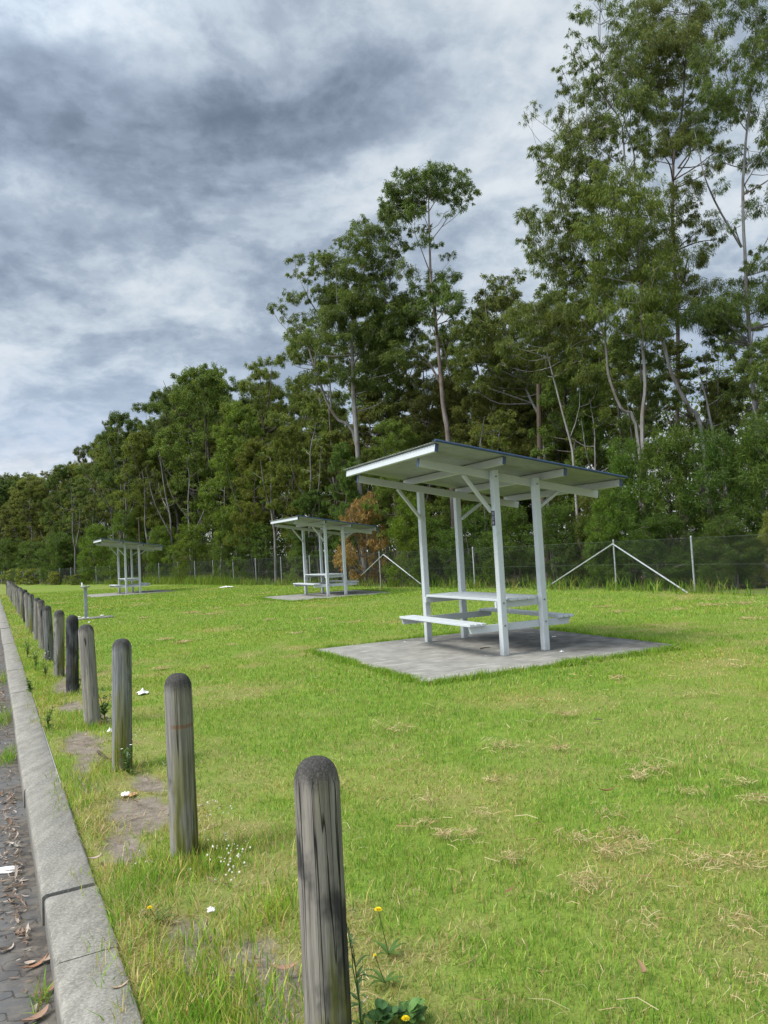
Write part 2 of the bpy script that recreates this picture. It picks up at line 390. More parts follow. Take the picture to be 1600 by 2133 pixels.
def make_road():
    ws = np.concatenate([-np.geomspace(60, .5, 14), np.array([-.3, -.15, 0, .03])]); ts = np.concatenate([np.arange(-16, 20, .5), np.geomspace(20, 1400, 30)])
    T, W = np.meshgrid(ts, ws, indexing='ij'); P = kpt(T, W); idx = np.arange(T.size).reshape(T.shape)
    F = np.stack([idx[:-1, :-1], idx[1:, :-1], idx[1:, 1:], idx[:-1, 1:]], -1).reshape(-1, 4)[:, ::-1]
    me = np_mesh('road', np.concatenate([P, np.full((*T.shape, 1), -.13)], -1).reshape(-1, 3), F)
    m, n, out = new_mat('clay_pavers'); co = obj_co(n)
    mp = n.new('ShaderNodeMapping', {'Vector': co, 'Rotation': (0, 0, R(27.3)), 'Location': (.05, 0, 0)}).outputs[0]
    x, y, z = n.sep(mp)
    # zig-zag interlocking blocks: each row's joints are offset by a toothed wave
    tri = n.math('PINGPONG', n.math('ADD', y, 10.0), .055); xs = n.math('ADD', x, n.math('MULTIPLY', tri, .55))
    tri2 = n.math('PINGPONG', n.math('ADD', x, 10.0), .055); ys = n.math('ADD', y, n.math('MULTIPLY', tri2, .55))
    wob = n.noise(mp, 6.0, 3); v = n.comb(n.math('ADD', xs, n.math('MULTIPLY', wob, .012)), n.math('ADD', ys, n.math('MULTIPLY', wob, .012)), 0.0)
    br = n.new('ShaderNodeTexBrick', {'Vector': v, 'Color1': (.125, .123, .122, 1), 'Color2': (.095, .094, .095, 1), 'Mortar': (.05, .046, .04, 1), 'Scale': 1.0, 'Mortar Size': .0045, 'Mortar Smooth': .4, 'Bias': 0.0, 'Brick Width': .225, 'Row Height': .1125}, offset=.5)
    f1 = n.noise(co, 2.5, 5, .6); f2 = n.noise(co, 120.0, 4, .7); f3 = n.noise(co, 14.0, 5, .65)
    c = n.mix(n.math('MULTIPLY', n.ramp(f3, .45, .75), .55), br.outputs[0], (.165, .155, .145))
    c = n.mix(n.math('MULTIPLY', n.ramp(f2, .5, .75), .4), c, (.20, .19, .18))
    wd = n.math('ADD', n.math('ADD', n.math('MULTIPLY', n.sep(co)[0], KN[0]), n.math('MULTIPLY', n.sep(co)[1], KN[1])), float(-(K0@KN)))    # distance to the kerb
    dirt = n.math('MULTIPLY', n.ramp(wd, -.26, -.02), n.ramp(n.math('ADD', f1, n.math('MULTIPLY', f3, .5)), .55, .85))
    c = n.mix(n.math('MULTIPLY', dirt, .75), c, n.mix(n.ramp(f3, .4, .6), (.06, .048, .038), (.15, .125, .095)))
    h = n.math('ADD', n.math('MULTIPLY', br.outputs[1], -1.0), n.math('MULTIPLY', f2, .25))
    principled(n, out, c, .9, .2, bump=h, bstr=.55, bdist=.006)
    tag(link_mesh('road', me, m), kind='structure')
make_road()

def make_kerb():
    mb = MB(); joints = [-14.5]
    for v in (-12, -9.6, -7.2, -4.8, -2.4, .43, 1.11, 3.08, 5.4, 7.8): joints.append(v)
    while joints[-1] < 160: joints.append(joints[-1]+2.4)
    rng = np.random.default_rng(4)
    for a, b in zip(joints[:-1], joints[1:]):
        dw, dz = rng.normal(0, .005, 2) if b < 40 else (0, 0); g = .010
        if abs(a-.43) < .01 or abs(a-1.11) < .01: dw += .006
        prof = [(.0, -.16), (.001, -.13), (.003, -.018), (.009, -.005), (.021, 0), (KW-.012, .004), (KW, -.006), (KW, -.16)]
        ns = max(2, int((b-a)/.3)); ts = np.linspace(a+g, b-g, ns+1); V = []
        for i, t in enumerate(ts):
            e = .004 if i in (0, ns) else 0
            for j, (w, z) in enumerate(prof):
                jit = 0 if t > 25 else (fbm(t*3+j*.3, w*9, 9)-.5)*.0025
                p = kpt(t, w+dw+jit); V.append((p[0], p[1], z+dz+jit*.5-e*(1 if 2 < j < 6 else 0)))
        k = len(prof); F = [(i*k+j, i*k+j+1, (i+1)*k+j+1, (i+1)*k+j) for i in range(ns) for j in range(k-1)]
        F.append(tuple(range(k))[::-1]); F.append(tuple(ns*k+j for j in range(k)))
        mb.add(V, F)
    m, n, out = new_mat('kerb_concrete'); co = obj_co(n)
    st = n.new('ShaderNodeMapping', {'Vector': co, 'Rotation': (0, 0, R(27.3)), 'Scale': (9, 2, 9)}).outputs[0]
    a = n.noise(st, 1.6, 5, .65); b = n.noise(co, 90, 5, .7); d = n.noise(co, 3.5, 4, .6); e = n.noise(co, 26, 4, .6)
    c = n.mix(n.ramp(a, .3, .7), (.185, .173, .148), (.295, .278, .242)); c = n.mix(n.math('MULTIPLY', n.ramp(d, .45, .7), .6), c, (.19, .185, .165))
    c = n.mix(n.math('MULTIPLY', n.ramp(b, .52, .62), .5), c, (.40, .38, .34)); c = n.mix(n.math('MULTIPLY', n.ramp(b, .46, .38), .45), c, (.085, .08, .07)); c = n.mix(n.math('MULTIPLY', n.ramp(e, .62, .75), .5), c, (.16, .15, .13))
    c = n.mix(n.math('MULTIPLY', n.ramp(n.sep(co)[2], -.012, -.07), .55), c, (.115, .108, .098))
    principled(n, out, c, .92, .15, bump=n.math('ADD', n.math('MULTIPLY', b, .6), e), bstr=.45, bdist=.006)
    o = mb.build('kerb', m); smooth_by_angle(o.data, 50); tag(o, kind='structure')
make_kerb()

# ------------------------------------------------------------------ concrete pads and picnic shelters
def slab_material():
    m, n, out = new_mat('stained_concrete'); co = obj_co(n)
    a = n.noise(co, .8, 5, .6, .4); b = n.noise(co, 3.4, 5, .65); c_ = n.noise(co, 60, 4, .7); d = n.noise(n.vmath('MULTIPLY', co, (2, 7, 1)), 1.4, 4, .6)
    c = n.mix(n.ramp(b, .3, .7), (.21, .20, .18), (.31, .298, .268)); c = n.mix(n.ramp(d, .5, .72), c, (.38, .366, .33))
    x, y, z = n.sep(co)
    stain = n.math('MULTIPLY', n.ramp(n.math('ADD', n.math('ADD', n.math('MULTIPLY', x, .22), n.math('MULTIPLY', y, .10)), n.math('MULTIPLY', a, .9)), .30, .62), .85)
    c = n.mix(stain, c, n.mix(n.ramp(b, .4, .65), (.075, .072, .067), (.16, .153, .142)))
    c = n.mix(n.math('MULTIPLY', n.ramp(c_, .6, .75), .3), c, (.30, .295, .27))
    principled(n, out, c, .9, .2, bump=n.math('ADD', c_, b), bstr=.25, bdist=.005); return m
M_SLAB = slab_material()
def make_slab(c, a, label):
    rng = np.random.default_rng(3); pts = []
    cs = [(SU0, SV0), (SU1, SV0), (SU1, SV1), (SU0, SV1)]
    for k in range(4):
        p, q = np.array(cs[k]), np.array(cs[(k+1) % 4]); m = 26
        for i in range(m):
            e = p+(q-p)*i/m; nrm = np.array([(q-p)[1], -(q-p)[0]])/np.linalg.norm(q-p); e = e+nrm*rng.normal(0, .007)*(i > 0); pts.append(e)
    pts = np.array(pts); k = len(pts); mid = np.array([(SU0+SU1)/2, (SV0+SV1)/2])
    rings = [(1.0, -.12), (1.0, .006), (.996, .014), (.97, .016)]
    V = np.concatenate([np.column_stack([mid+(pts-mid)*s, np.full(k, z)]) for s, z in rings])
    F = [(r*k+j, r*k+(j+1) % k, (r+1)*k+(j+1) % k, (r+1)*k+j) for r in range(3) for j in range(k)]; F.append(tuple(3*k+j for j in range(k)))
    me = np_mesh('concrete_pad', V, [np.array(F[:-1]), np.array(F[-1:])])
    o = link_mesh('concrete_pad', me, M_SLAB); o.location = (*c, 0); o.rotation_euler = (0, 0, a)
    return tag(o, label, 'concrete pad', 'concrete pads under the picnic shelters')
make_slab(*SHELTERS[0], 'large stained grey concrete pad under the nearest picnic shelter')
make_slab(*SHELTERS[1], 'grey concrete pad under the middle picnic shelter')
make_slab(*SHELTERS[2], 'thin grey concrete pad under the farthest picnic shelter')

def make_shelter(c, ang, label, sticker=False):
    root = empty('picnic_shelter', (*c, .016), ang); tag(root, label, 'picnic shelter', 'picnic shelters on the lawn')
    a, b, pw = .335, 1.06, .092; S = .160; RZ = 2.535
    rz = lambda u: RZ-S*u
    th = math.atan(S); du = np.array([math.cos(th), 0, -math.sin(th)]); nu = np.array([math.sin(th), 0, math.cos(th)])
    bb = b-pw/2-.0245                               # beams stand inside the posts
    for su in (-1, 1):
        for sv in (-1, 1):
            m = MB(); ztop = rz(su*a)-.13+.03
            m.box((su*a, sv*b, ztop/2), (pw, pw, ztop), None, .006); p = m.build('post', M_WHITE, root)
            for (z, s2) in ((.70, sv), (.40, sv), (rz(su*a)-.19, sv)):
                k = MB(); k.tube([(su*a, s2*(b+pw/2-.002), z), (su*a, s2*(b+pw/2+.010), z)], .011, 8); k.build('bolt', M_BOLT, p)
    for sv in (-1, 1):
        m = MB(); p0 = np.array([-1.44, sv*bb, rz(-1.44)-.165]); p1 = np.array([1.49, sv*bb, rz(1.49)-.165])
        m.bar(p0, p1, .045, .105, up=(0, 0, 1)); bm = m.build('beam', M_UNDER, root)
        m = MB()
        for e, dsg in ((p0, -1), (p1, 1)): m = MB(); m.bar(e+du*dsg*.003, e+du*dsg*.009, .050, .112, up=(0, 0, 1), bev=.001); m.build('end_cap', M_BLUE, bm)
        for su in (-1, 1):                          # diagonal braces from post to beam
            m = MB(); m.bar((su*(a+.03), sv*bb, 1.93), (su*(a+.44), sv*bb, rz(su*(a+.44))-.225), .04, .055, up=(0, 1, 0)); m.build('brace', M_UNDER, root)
    V0, V1 = -1.63, 1.33
    for u in (-1.485, -.50, .465, 1.42):
        m = MB(); m.bar((u, V0+.07, rz(u)-.062), (u, V1-.05, rz(u)-.062), .045, .096, up=tuple(nu)); pl = m.build('purlin', M_WHITE if u < -1 else M_UNDER, root)
        m = MB(); m.bar((u, V0+.069, rz(u)-.062), (u, V0+.062, rz(u)-.062), .050, .100, up=tuple(nu), bev=.001); m.build('end_cap', M_BLUE, pl)
    # corrugated sheet: the waves run down the slope
    nv = 234; v = np.linspace(V0, V1, nv); h = .008*np.cos((v-V0)/.076*2*PI); us = np.linspace(-1.535, 1.465, 4)
    V = []
    for off in (0, .0016):
        for u in us:
            for vv, hh in zip(v, h): V.append((u+nu[0]*(hh+off), vv, rz(u)+nu[2]*(hh+off)))
    L = 4*nv; F = []
    for i in range(3):
        for j in range(nv-1):
            q = (i*nv+j, i*nv+j+1, (i+1)*nv+j+1, (i+1)*nv+j); F.append(q); F.append(tuple(x+L for x in q[::-1]))
    for i in (0, 3):
        for j in range(nv-1): F.append((i*nv+j, i*nv+j+1, L+i*nv+j+1, L+i*nv+j))
    me = np_mesh('roof_sheet', np.array(V), [np.array(F)]); smooth_by_angle(me, 60); link_mesh('roof_sheet', me, M_SHEET, root)
    m = MB()
    m.tube([np.array([u, V0-.006, rz(u)])+nu*.012 for u in (-1.545, 1.475)], .017, 10)
    m.bar(np.array([-1.545, V0+.03, rz(-1.545)])+nu*.0165, np.array([1.475, V0+.03, rz(1.475)])+nu*.0165, .09, .004, up=tuple(nu), bev=.001)
    m.build('barge_cap', M_BLUE, root)
    # table and seats
    m = MB()
    for i in range(5):
        u = -.30+i*.15; m.box((u, -.0, .735), (.132, 2*(b+.02)-.0 if abs(u) < .25 else 2*(b-pw/2-.004), .036), None, .006)
    m.build('table_top', M_WHITE, root)
    for sv in (-1, 1):
        m = MB(); m.box((0, sv*(b-pw/2-.0255), .672), (2*a+pw+.02, .045, .088), None, .004); m.build('table_bearer', M_WHITE, root)
        m = MB(); vb = sv*(b-pw/2-.0255); Lb = .83                     # lower bearer with slanted ends
        V = [(s*(Lb-(.03 if z < .35 else 0)), vb+o*.0225, z) for z in (.325, .418) for o in (-1, 1) for s in (-1, 1)]
        m.add(V, [(0, 1, 3, 2), (4, 6, 7, 5), (0, 4, 5, 1), (2, 3, 7, 6), (0, 2, 6, 4), (1, 5, 7, 3)]); m.build('seat_bearer', M_WHITE, root)
    for su in (-1, 1):
        m = MB()
        for i in range(3): m.box((su*(.635+i*.092), -.03, .437), (.077, 2.07, .036), None, .005)
        st = m.build('seat', M_WHITE, root)
    if sticker:
        m = MB(); fx = -a-pw/2-.002
        m.box((fx, -b+.005, 1.84), (.003, .078, .20), None, .001); sk = m.build('sticker', M_NAVY, root)
        m = MB(); x_ = fx-.0022
        def st(y0, z0, y1, z1, w=.008): m.bar((x_, -b+.005+y0, 1.84+z0), (x_, -b+.005+y1, 1.84+z1), .0014, w, up=(0, 1, 0) if abs(z1-z0) > abs(y1-y0) else (0, 0, 1), bev=0)
        for z in (.052, .066, .080): st(-.022, z, .022, z, .006)
        st(-.02, .028, -.02, -.012); st(-.02, -.014, .018, -.014); st(.018, -.012, .018, .022); st(.018, .024, -.002, .024)
        st(-.004, -.034, -.004, -.084); st(.014, -.034, .014, -.084); st(-.02, -.058, .024, -.058); st(-.02, -.074, .024, -.074)
        m.build('sticker_marks', simple('sticker_ink', (.36, .34, .42), .5), sk)
    return root
make_shelter(*SHELTERS[0], 'nearest white timber picnic shelter with dark sticker on its front post', True)
make_shelter(*SHELTERS[1], 'middle white timber picnic shelter in front of the brown dead bush')
make_shelter(*SHELTERS[2], 'farthest and smallest white picnic shelter, right of the water fountain')

# ------------------------------------------------------------------ bollards
def bollard_material(seed, grey, moss, black, rust=0.0, moss_side=0.35):
    m, n, out = new_mat('weathered_timber'); co = n.vmath('ADD', obj_co(n), (0, 0, 0)); x, y, z = n.sep(co)
    sh = n.vmath('ADD', co, (seed*3.7, seed*1.9, seed*.7))
    grain = n.noise(n.vmath('MULTIPLY', sh, (1, 1, .045)), 75, 5, .65); wide = n.noise(n.vmath('MULTIPLY', sh, (1, 1, .14)), 14, 4, .55)
    blot = n.noise(n.vmath('MULTIPLY', sh, (1, 1, .5)), 7, 4, .6); knot = n.noise(n.vmath('MULTIPLY', sh, (1, 1, .35)), 10, 2, .5, 1.4)
    c = n.mix(n.ramp(grain, .3, .7), tuple(v*.62 for v in grey), tuple(v*1.25 for v in grey))
    c = n.mix(n.math('MULTIPLY', n.ramp(wide, .52, .68), .6), c, (grey[0]*1.5, grey[1]*1.45, grey[2]*1.35))
    c = n.mix(n.math('MULTIPLY', n.ramp(blot, .62-.3*black, .78-.25*black), .85), c, (.022, .022, .024))
    crack = n.noise(n.vmath('MULTIPLY', sh, (1, 1, .02)), 22, 2, .5); ck = n.ramp(n.math('ABSOLUTE', n.math('SUBTRACT', crack, .5)), .0, .011, 1.0, 0.0)
    ck = n.math('MULTIPLY', ck, n.ramp(z, .90, .84))
    c = n.mix(n.math('MULTIPLY', ck, .95), c, (.010, .010, .010))
    # green algae on the lawn side, strongest low down
    side = n.math('ADD', n.math('MULTIPLY', x, 9.0), n.math('MULTIPLY', y, -4.0))
    al = n.math('ADD', n.math('MULTIPLY', side, .55), n.math('MULTIPLY', n.math('SUBTRACT', wide, .5), 1.6)); al = n.ramp(al, moss_side-.1, moss_side+.16)
    al = n.math('MULTIPLY', al, n.math('ADD', .35, n.math('MULTIPLY', n.ramp(z, .75, .05), .65)))
    c = n.mix(n.math('MULTIPLY', al, moss), c, n.mix(n.ramp(grain, .35, .65), (.075, .088, .012), (.17, .165, .035)))
    top = n.math('MULTIPLY', n.ramp(n.math('ADD', z, n.math('MULTIPLY', n.math('SUBTRACT', n.math('ADD', n.math('MULTIPLY', blot, .5), n.math('MULTIPLY', wide, .5)), .5), .22)), .825, .90), .9)
    ringr = n.noise(co, 160, 4, .7)
    c = n.mix(top, c, n.mix(n.ramp(ringr, .45, .72), (.028, .027, .026), (.11, .105, .10)))
    if rust:
        rz_ = n.math('ABSOLUTE', n.math('SUBTRACT', n.math('ADD', z, n.math('MULTIPLY', n.math('SUBTRACT', blot, .5), .03)), .665))
        c = n.mix(n.math('MULTIPLY', n.math('MULTIPLY', n.ramp(rz_, .014, .004), n.ramp(side, .05, .35)), rust), c, (.20, .075, .025))
    hgt = n.math('SUBTRACT', n.math('ADD', grain, n.math('MULTIPLY', wide, .4)), n.math('MULTIPLY', ck, 1.6))
    principled(n, out, c, .9, .15, bump=hgt, bstr=.8, bdist=.006); return m
def bollard_mesh(seed, r=.072, h=.93):
    rng = np.random.default_rng(seed); k = 40; zs = np.concatenate([[-.25], np.linspace(-.05, h-.075, 15)])
    prof = [(r*(1.02-.02*z/h), z) for z in zs]
    for a in np.linspace(0, 1, 8)[1:]:
        t = a*PI/2; prof.append((r*(.0+math.cos(t)**.75)*(.995), h-.075+.075*math.sin(t)))
    prof[-1] = (r*.06, h); prof = np.array(prof); ang = np.arange(k)*2*PI/k
    ph = rng.uniform(0, 7)
    wob = 1+.012*np.sin(2*ang+ph)+.010*np.sin(5*ang+ph*2)+rng.normal(0, .004, k)
    cracks = rng.integers(0, k, 4); wob[cracks] -= .05
    V = np.stack([prof[:, :1]*np.cos(ang)*wob, prof[:, :1]*np.sin(ang)*wob, np.repeat(prof[:, 1:], k, 1)], 2)
    V[:, :, :2] += rng.normal(0, .0006, V[:, :, :2].shape); V = V.reshape(-1, 3); m = len(prof)
    F = [(i*k+j, i*k+(j+1) % k, (i+1)*k+(j+1) % k, (i+1)*k+j) for i in range(m-1) for j in range(k)]
    me = np_mesh('bollard', V, [np.array(F), np.array([[(m-1)*k+j for j in range(k)]])]); smooth_by_angle(me, 50); return me
BOL = [(-.235, 2.225), (-1.12, 4.01), (-2.05, 5.77), (-2.90, 7.40), (-3.87, 9.30), (-4.66, 10.77), (-5.60, 12.62)]
_st = np.array([-.947, 1.838]); p_ = np.array(BOL[-1])
for i in range(19): p_ = p_+_st; BOL.append(tuple(p_))
ORD = ['nearest', 'second', 'third', 'fourth', 'fifth', 'sixth', 'seventh', 'eighth', 'ninth', 'tenth', 'eleventh', 'twelfth']
BL = ['nearest grey timber bollard, cracked and cut off by the bottom of the picture', 'second timber bollard from the camera with a rust stain across it and a mossy foot',
      'third timber bollard from the camera, green algae thick on its lower side', 'fourth timber bollard from the camera, plain grey with a pale split on its crown',
      'fifth timber bollard from the camera, almost black', 'sixth timber bollard from the camera, yellow green down one side', 'seventh timber bollard from the camera, dark grey beside weeds']
BM = [(1, (.225, .205, .175), .85, .40, 0, .30), (2, (.22, .208, .185), .95, .22, .55, .28), (3, (.205, .212, .20), 1, .26, 0, .22), (4, (.245, .228, .195), .55, .12, 0, .4), (5, (.09, .09, .093), .35, .72, 0, .45), (6, (.235, .226, .20), 1, .18, 0, .16), (7, (.17, .17, .168), .6, .40, 0, .3)]
_mats = [bollard_material(*b) for b in BM]; _meshes = [bollard_mesh(i, .066 if i == 0 else .071) for i in range(7)]
for i, (x, y) in enumerate(BOL):
    me = _meshes[i % 7] if i < 7 else _meshes[i % 7].copy()
    if i < 7: me.materials.append(_mats[i])
    rg = random.Random(i*7+1)
    o = link_mesh('bollard', me); o.location = (x, y, rg.uniform(-.03, .025) if i > 1 else 0); o.rotation_euler = (R(rg.uniform(-2.0, 2.0)) if i > 1 else 0, R(rg.uniform(-2.0, 2.0)) if i > 1 else 0, R(rg.uniform(-20, 20)) if i < 7 else rg.uniform(0, 6))
    lab = BL[i] if i < 7 else (f'{ORD[i]} timber bollard from the camera in the receding kerbside row' if i < 12 else 'small far bollard packed close in the distant end of the kerbside row')
    tag(o, lab, 'bollard', 'timber bollards along the kerb')

# ------------------------------------------------------------------ chain link fence
def make_fence():
    root = empty('chain_link_fence', (*FENCE[2], 0)); o2 = np.array([*FENCE[2], 0])
    tag(root, 'long low chain link fence with galvanised posts between lawn and wood', 'fence')
    Hf = 1.40; step = 2.95; s0 = _cum[2]-step*4; S = []
    s = s0
    while s < _cum[-1]-1: S.append(s); s += step
    post = MB(); post.tube([(0, 0, -.2), (0, 0, Hf+.03)], .024, 10); post.tube([(0, 0, Hf+.028), (0, 0, Hf+.045)], [.027, .012], 10); pm = post.mesh('post'); smooth_by_angle(pm)
    for i, s in enumerate(S):
        p = fence_pt(s); o = link_mesh('post', pm, M_GALV, root); o.location = np.array([*p, 0])-o2
    for sp in (S[4], S[4]+step*4-.35):                      # strain posts, stayed on both sides
        p = np.array([*fence_pt(sp, -.03), Hf-.08])-o2
        for d in (-1, 1):
            q = np.array([*fence_pt(sp+d*2.75, -.03), -.02])-o2; m = MB(); m.tube([p, q], .021, 8); b = m.build('brace', M_GALV, root); smooth_by_angle(b.data)
    w = MB()
    for z in (.06, .72, Hf-.01):
        pts = [np.array([*fence_pt(s, -.026), z])-o2 for s in np.arange(S[0], S[-1], 1.0)]; w.tube(pts, .0025, 4, False)
    w.build('strand_wire', M_FENCE, root)
    g = MB(); V = []; F = []; k = 0; tri = np.array([(0, 1), (.87, -.5), (-.87, -.5)])
    s = S[0]
    while s < S[-1]-Hf:
        far = s > _cum[2]+28; r = .0014 if not far else .0024
        for d in (0, 1):
            a = fence_pt(s+(Hf if d else 0), -.024-.002*d); b = fence_pt(s+(0 if d else Hf), -.024-.002*d)
            A = np.array([*a, .02])-o2; B = np.array([*b, Hf])-o2; u = (B-A)/np.linalg.norm(B-A); e1 = np.cross(u, (0, 0, 1)); e1 /= np.linalg.norm(e1); e2 = np.cross(u, e1)
            for Pp in (A, B):
                for (c1, c2) in tri: V.append(Pp+r*(c1*e1+c2*e2))
            F += [(k, k+1, k+4, k+3), (k+1, k+2, k+5, k+4), (k+2, k, k+3, k+5)]; k += 6
        s += .072 if not far else .12
    link_mesh('wire_mesh', np_mesh('wire_mesh', np.array(V), [np.array(F)]), M_FENCE, root)
make_fence()

# ------------------------------------------------------------------ drinking fountain, sign, litter
def make_fountain():
    p = on_ground(180, 1289); root = empty('drinking_fountain', (p[0], p[1], 0), .4)
    tag(root, 'grey post drinking fountain with a small basin, standing on the lawn', 'drinking fountain')
    m = MB(); m.box((0, 0, .45), (.095, .095, .90), None, .006); m.build('post', M_FOUNT, root)
    m = MB(); m.box((0, 0, .03), (.16, .16, .014), None, .003); m.build('base_plate', M_FOUNT, root)
    m = MB(); m.lathe([(.04, .885), (.115, .90), (.128, .915), (.128, .94), (.118, .94), (.10, .918), (.01, .912)], 20); b = m.build('basin', M_GALV, root); smooth_by_angle(b.data)
    m = MB(); m.tube([(-.075, 0, .91), (-.082, 0, 1.0), (-.09, 0, 1.045)], [.028, .026, .018], 10); m.build('bubbler_shroud', M_SIGN, root)
    m = MB(); m.tube([(.03, 0, .91), (.03, 0, .965), (.01, 0, .985)], .010, 8); m.build('spout', M_BOLT, root)
    rng = np.random.default_rng(2)
    m = MB(); m.box((0.1, 0, .008), (1.1, .62, .03), None, .01); o = m.build('concrete_pad', M_SLAB); o.location = (p[0]+.05, p[1]+.1, 0); o.rotation_euler = (0, 0, .4)
    tag(o, 'small concrete pad under the drinking fountain', 'concrete pad')
    for (px, py, r) in ((166, 1287, .035), (174, 1289, .04), (184, 1289, .035), (213, 1285, .05), (186, 1297, .03)):
        q = on_ground(px, py); m = MB(); a = np.linspace(0, PI, 6); m.lathe([(max(.003, math.sin(t)*r*1.3), (1-math.cos(t))*r*.45) for t in a], 9); me = m.mesh('white_stone'); smooth_by_angle(me)
        v = np.empty(len(me.vertices)*3); me.vertices.foreach_get('co', v); v = v.reshape(-1, 3); v[:, :2] *= 1+rng.normal(0, .12, (len(v), 2)); me.vertices.foreach_set('co', v.ravel())
        o = link_mesh('white_stone', me, M_STONE); o.location = (q[0], q[1], .018 if py < 1295 else .0)
        lab = {213: 'white stone at the right end of the fountain pad', 186: 'white stone lying in grass in front of the fountain'}.get(px, 'small white stone at the foot of the drinking fountain')
        tag(o, lab, 'stone', 'white stones round the fountain')
make_fountain()

def make_sign():
    p = on_ground(9, 1213); root = empty('sign_post', (p[0], p[1], 0), .3)
    tag(root, 'tall thin pole with a white sign box at the far end of the bollards', 'sign')
    f = (p[1])/CAM_F
    m = MB(); m.tube([(0, 0, 0), (0, 0, 50*f)], .035, 8); m.build('pole', M_GALV, root)
    m = MB(); m.box((-1.6*f, -.05, 19*f), (3.4*f, .05, 10*f), None, .01); m.build('sign_panel', M_SIGN, root)
    m = MB(); m.tube([(.03, 0, 21*f), (10*f, 0, 6*f)], .03, 6); m.build('stay', M_GALV, root)
make_sign()

def crumple(name, p, size, seed, mat, label, cat, h=.5, rz=0.0, group=None, n=9):
    rng = np.random.default_rng(seed); g = np.linspace(-1, 1, n); X, Y = np.meshgrid(g, g, indexing='ij')
    rr = 1-.25*rng.random(X.shape)*(np.maximum(abs(X), abs(Y)) > .9)
    Z = .5*h*(rng.random(X.shape)*(1.25-np.hypot(X, Y)))
    V = np.stack([X*rr*size[0]/2+rng.normal(0, .03*size[0], X.shape), Y*rr*size[1]/2+rng.normal(0, .03*size[1], X.shape), np.clip(Z, 0, 1)*min(size)*1.0+.004], -1).reshape(-1, 3)
    idx = np.arange(n*n).reshape(n, n); F = np.stack([idx[:-1, :-1], idx[1:, :-1], idx[1:, 1:], idx[:-1, 1:]], -1).reshape(-1, 4)
    V2 = V.copy(); V2[:, 2] -= .0015; nn = n*n
    per = list(idx[:, 0])+list(idx[-1, 1:])+list(idx[::-1, -1][1:])+list(idx[0, ::-1][1:-1])
    S_ = [(per[i], per[(i+1) % len(per)], per[(i+1) % len(per)]+nn, per[i]+nn) for i in range(len(per))]
    o = link_mesh(name, np_mesh(name, np.concatenate([V, V2]), [np.concatenate([F, F[:, ::-1]+nn, np.array(S_)])]), mat)
    o.location = p; o.rotation_euler = (0, 0, rz); return tag(o, label, cat, group)
def G(px, py, z=0.0): q = on_ground(px, py, z); return (q[0], q[1], z)
crumple('plastic_bag', G(297, 1444, .005), (.13, .16), 3, M_PAPER, 'crumpled white plastic bag on the lawn right of the third bollard', 'litter', .9, .5)
crumple('wrapper', G(262, 1655, .0), (.06, .09), 5, M_PAPER, 'white crumpled wrapper on bare soil between two bollards', 'litter', .6, .3)
crumple('wrapper', G(276, 1656, .0), (.045, .07), 6, M_LITTER, 'tan and white wrapper scrap beside the white wrapper on bare soil', 'litter', .7, -.4)
crumple('paper_sheet', G(6, 1814, -.128), (.16, .10), 8, M_PAPER, 'flat white paper scrap on the road at the left picture edge', 'litter', .12, .2)
crumple('paper_scrap', G(440, 1897, .01), (.035, .04), 9, M_PAPER, 'small white paper scrap in grass left of the nearest bollard', 'litter', .9, .2)
crumple('paper_ball', G(229, 1524, .005), (.05, .05), 10, M_PAPER, 'small round white paper ball against the third bollard', 'litter', 1.3, .2)
crumple('white_board', G(472, 1223, .02), (.75, .5), 12, M_PAPER, 'flat white sheet lying on the far lawn before the fence', 'litter', .25, .1)
for i, (px, py, sz, lab) in enumerate(((1154, 1327, .07, 'white paper scrap on the pad behind the front right shelter post'), (1170, 1358, .08, 'white paper scrap on the pad right of the front shelter post'), (1064, 1391, .03, 'tiny white scrap near the front edge of the large pad'), (843, 1337, .03, 'tiny white scrap on the pad left of the back shelter post'), (1012, 1366, .02, 'white speck of paper on the pad under the table'))):
    crumple('paper_scrap', G(px, py, .018), (sz, sz*.6), 20+i, M_PAPER, lab, 'litter', .8, i*.7)
def stick(name, pts, r, label, cat='stick', mat=None):
    m = MB(); m.tube(pts, np.linspace(r, r*.4, len(pts)), 6); o = m.build(name, mat or M_STICK); return tag(o, label, cat)
stick('dark_leaf_stick', [np.array(G(1000, 1351, .022)), np.array(G(1010, 1349, .028)), np.array(G(1021, 1348, .022))], .009, 'dark twig lying on the pad under the picnic table')
stick('stick', [np.array(G(204, 1565, .01)), np.array(G(220, 1578, .02)), np.array(G(234, 1582, .01))], .012, 'grey curved stick on bare soil left of the third bollard')
stick('stick', [np.array(G(1238, 1497, .03)), np.array(G(1255, 1499, .035))], .006, 'short dark twig on the lawn in front of the large pad')

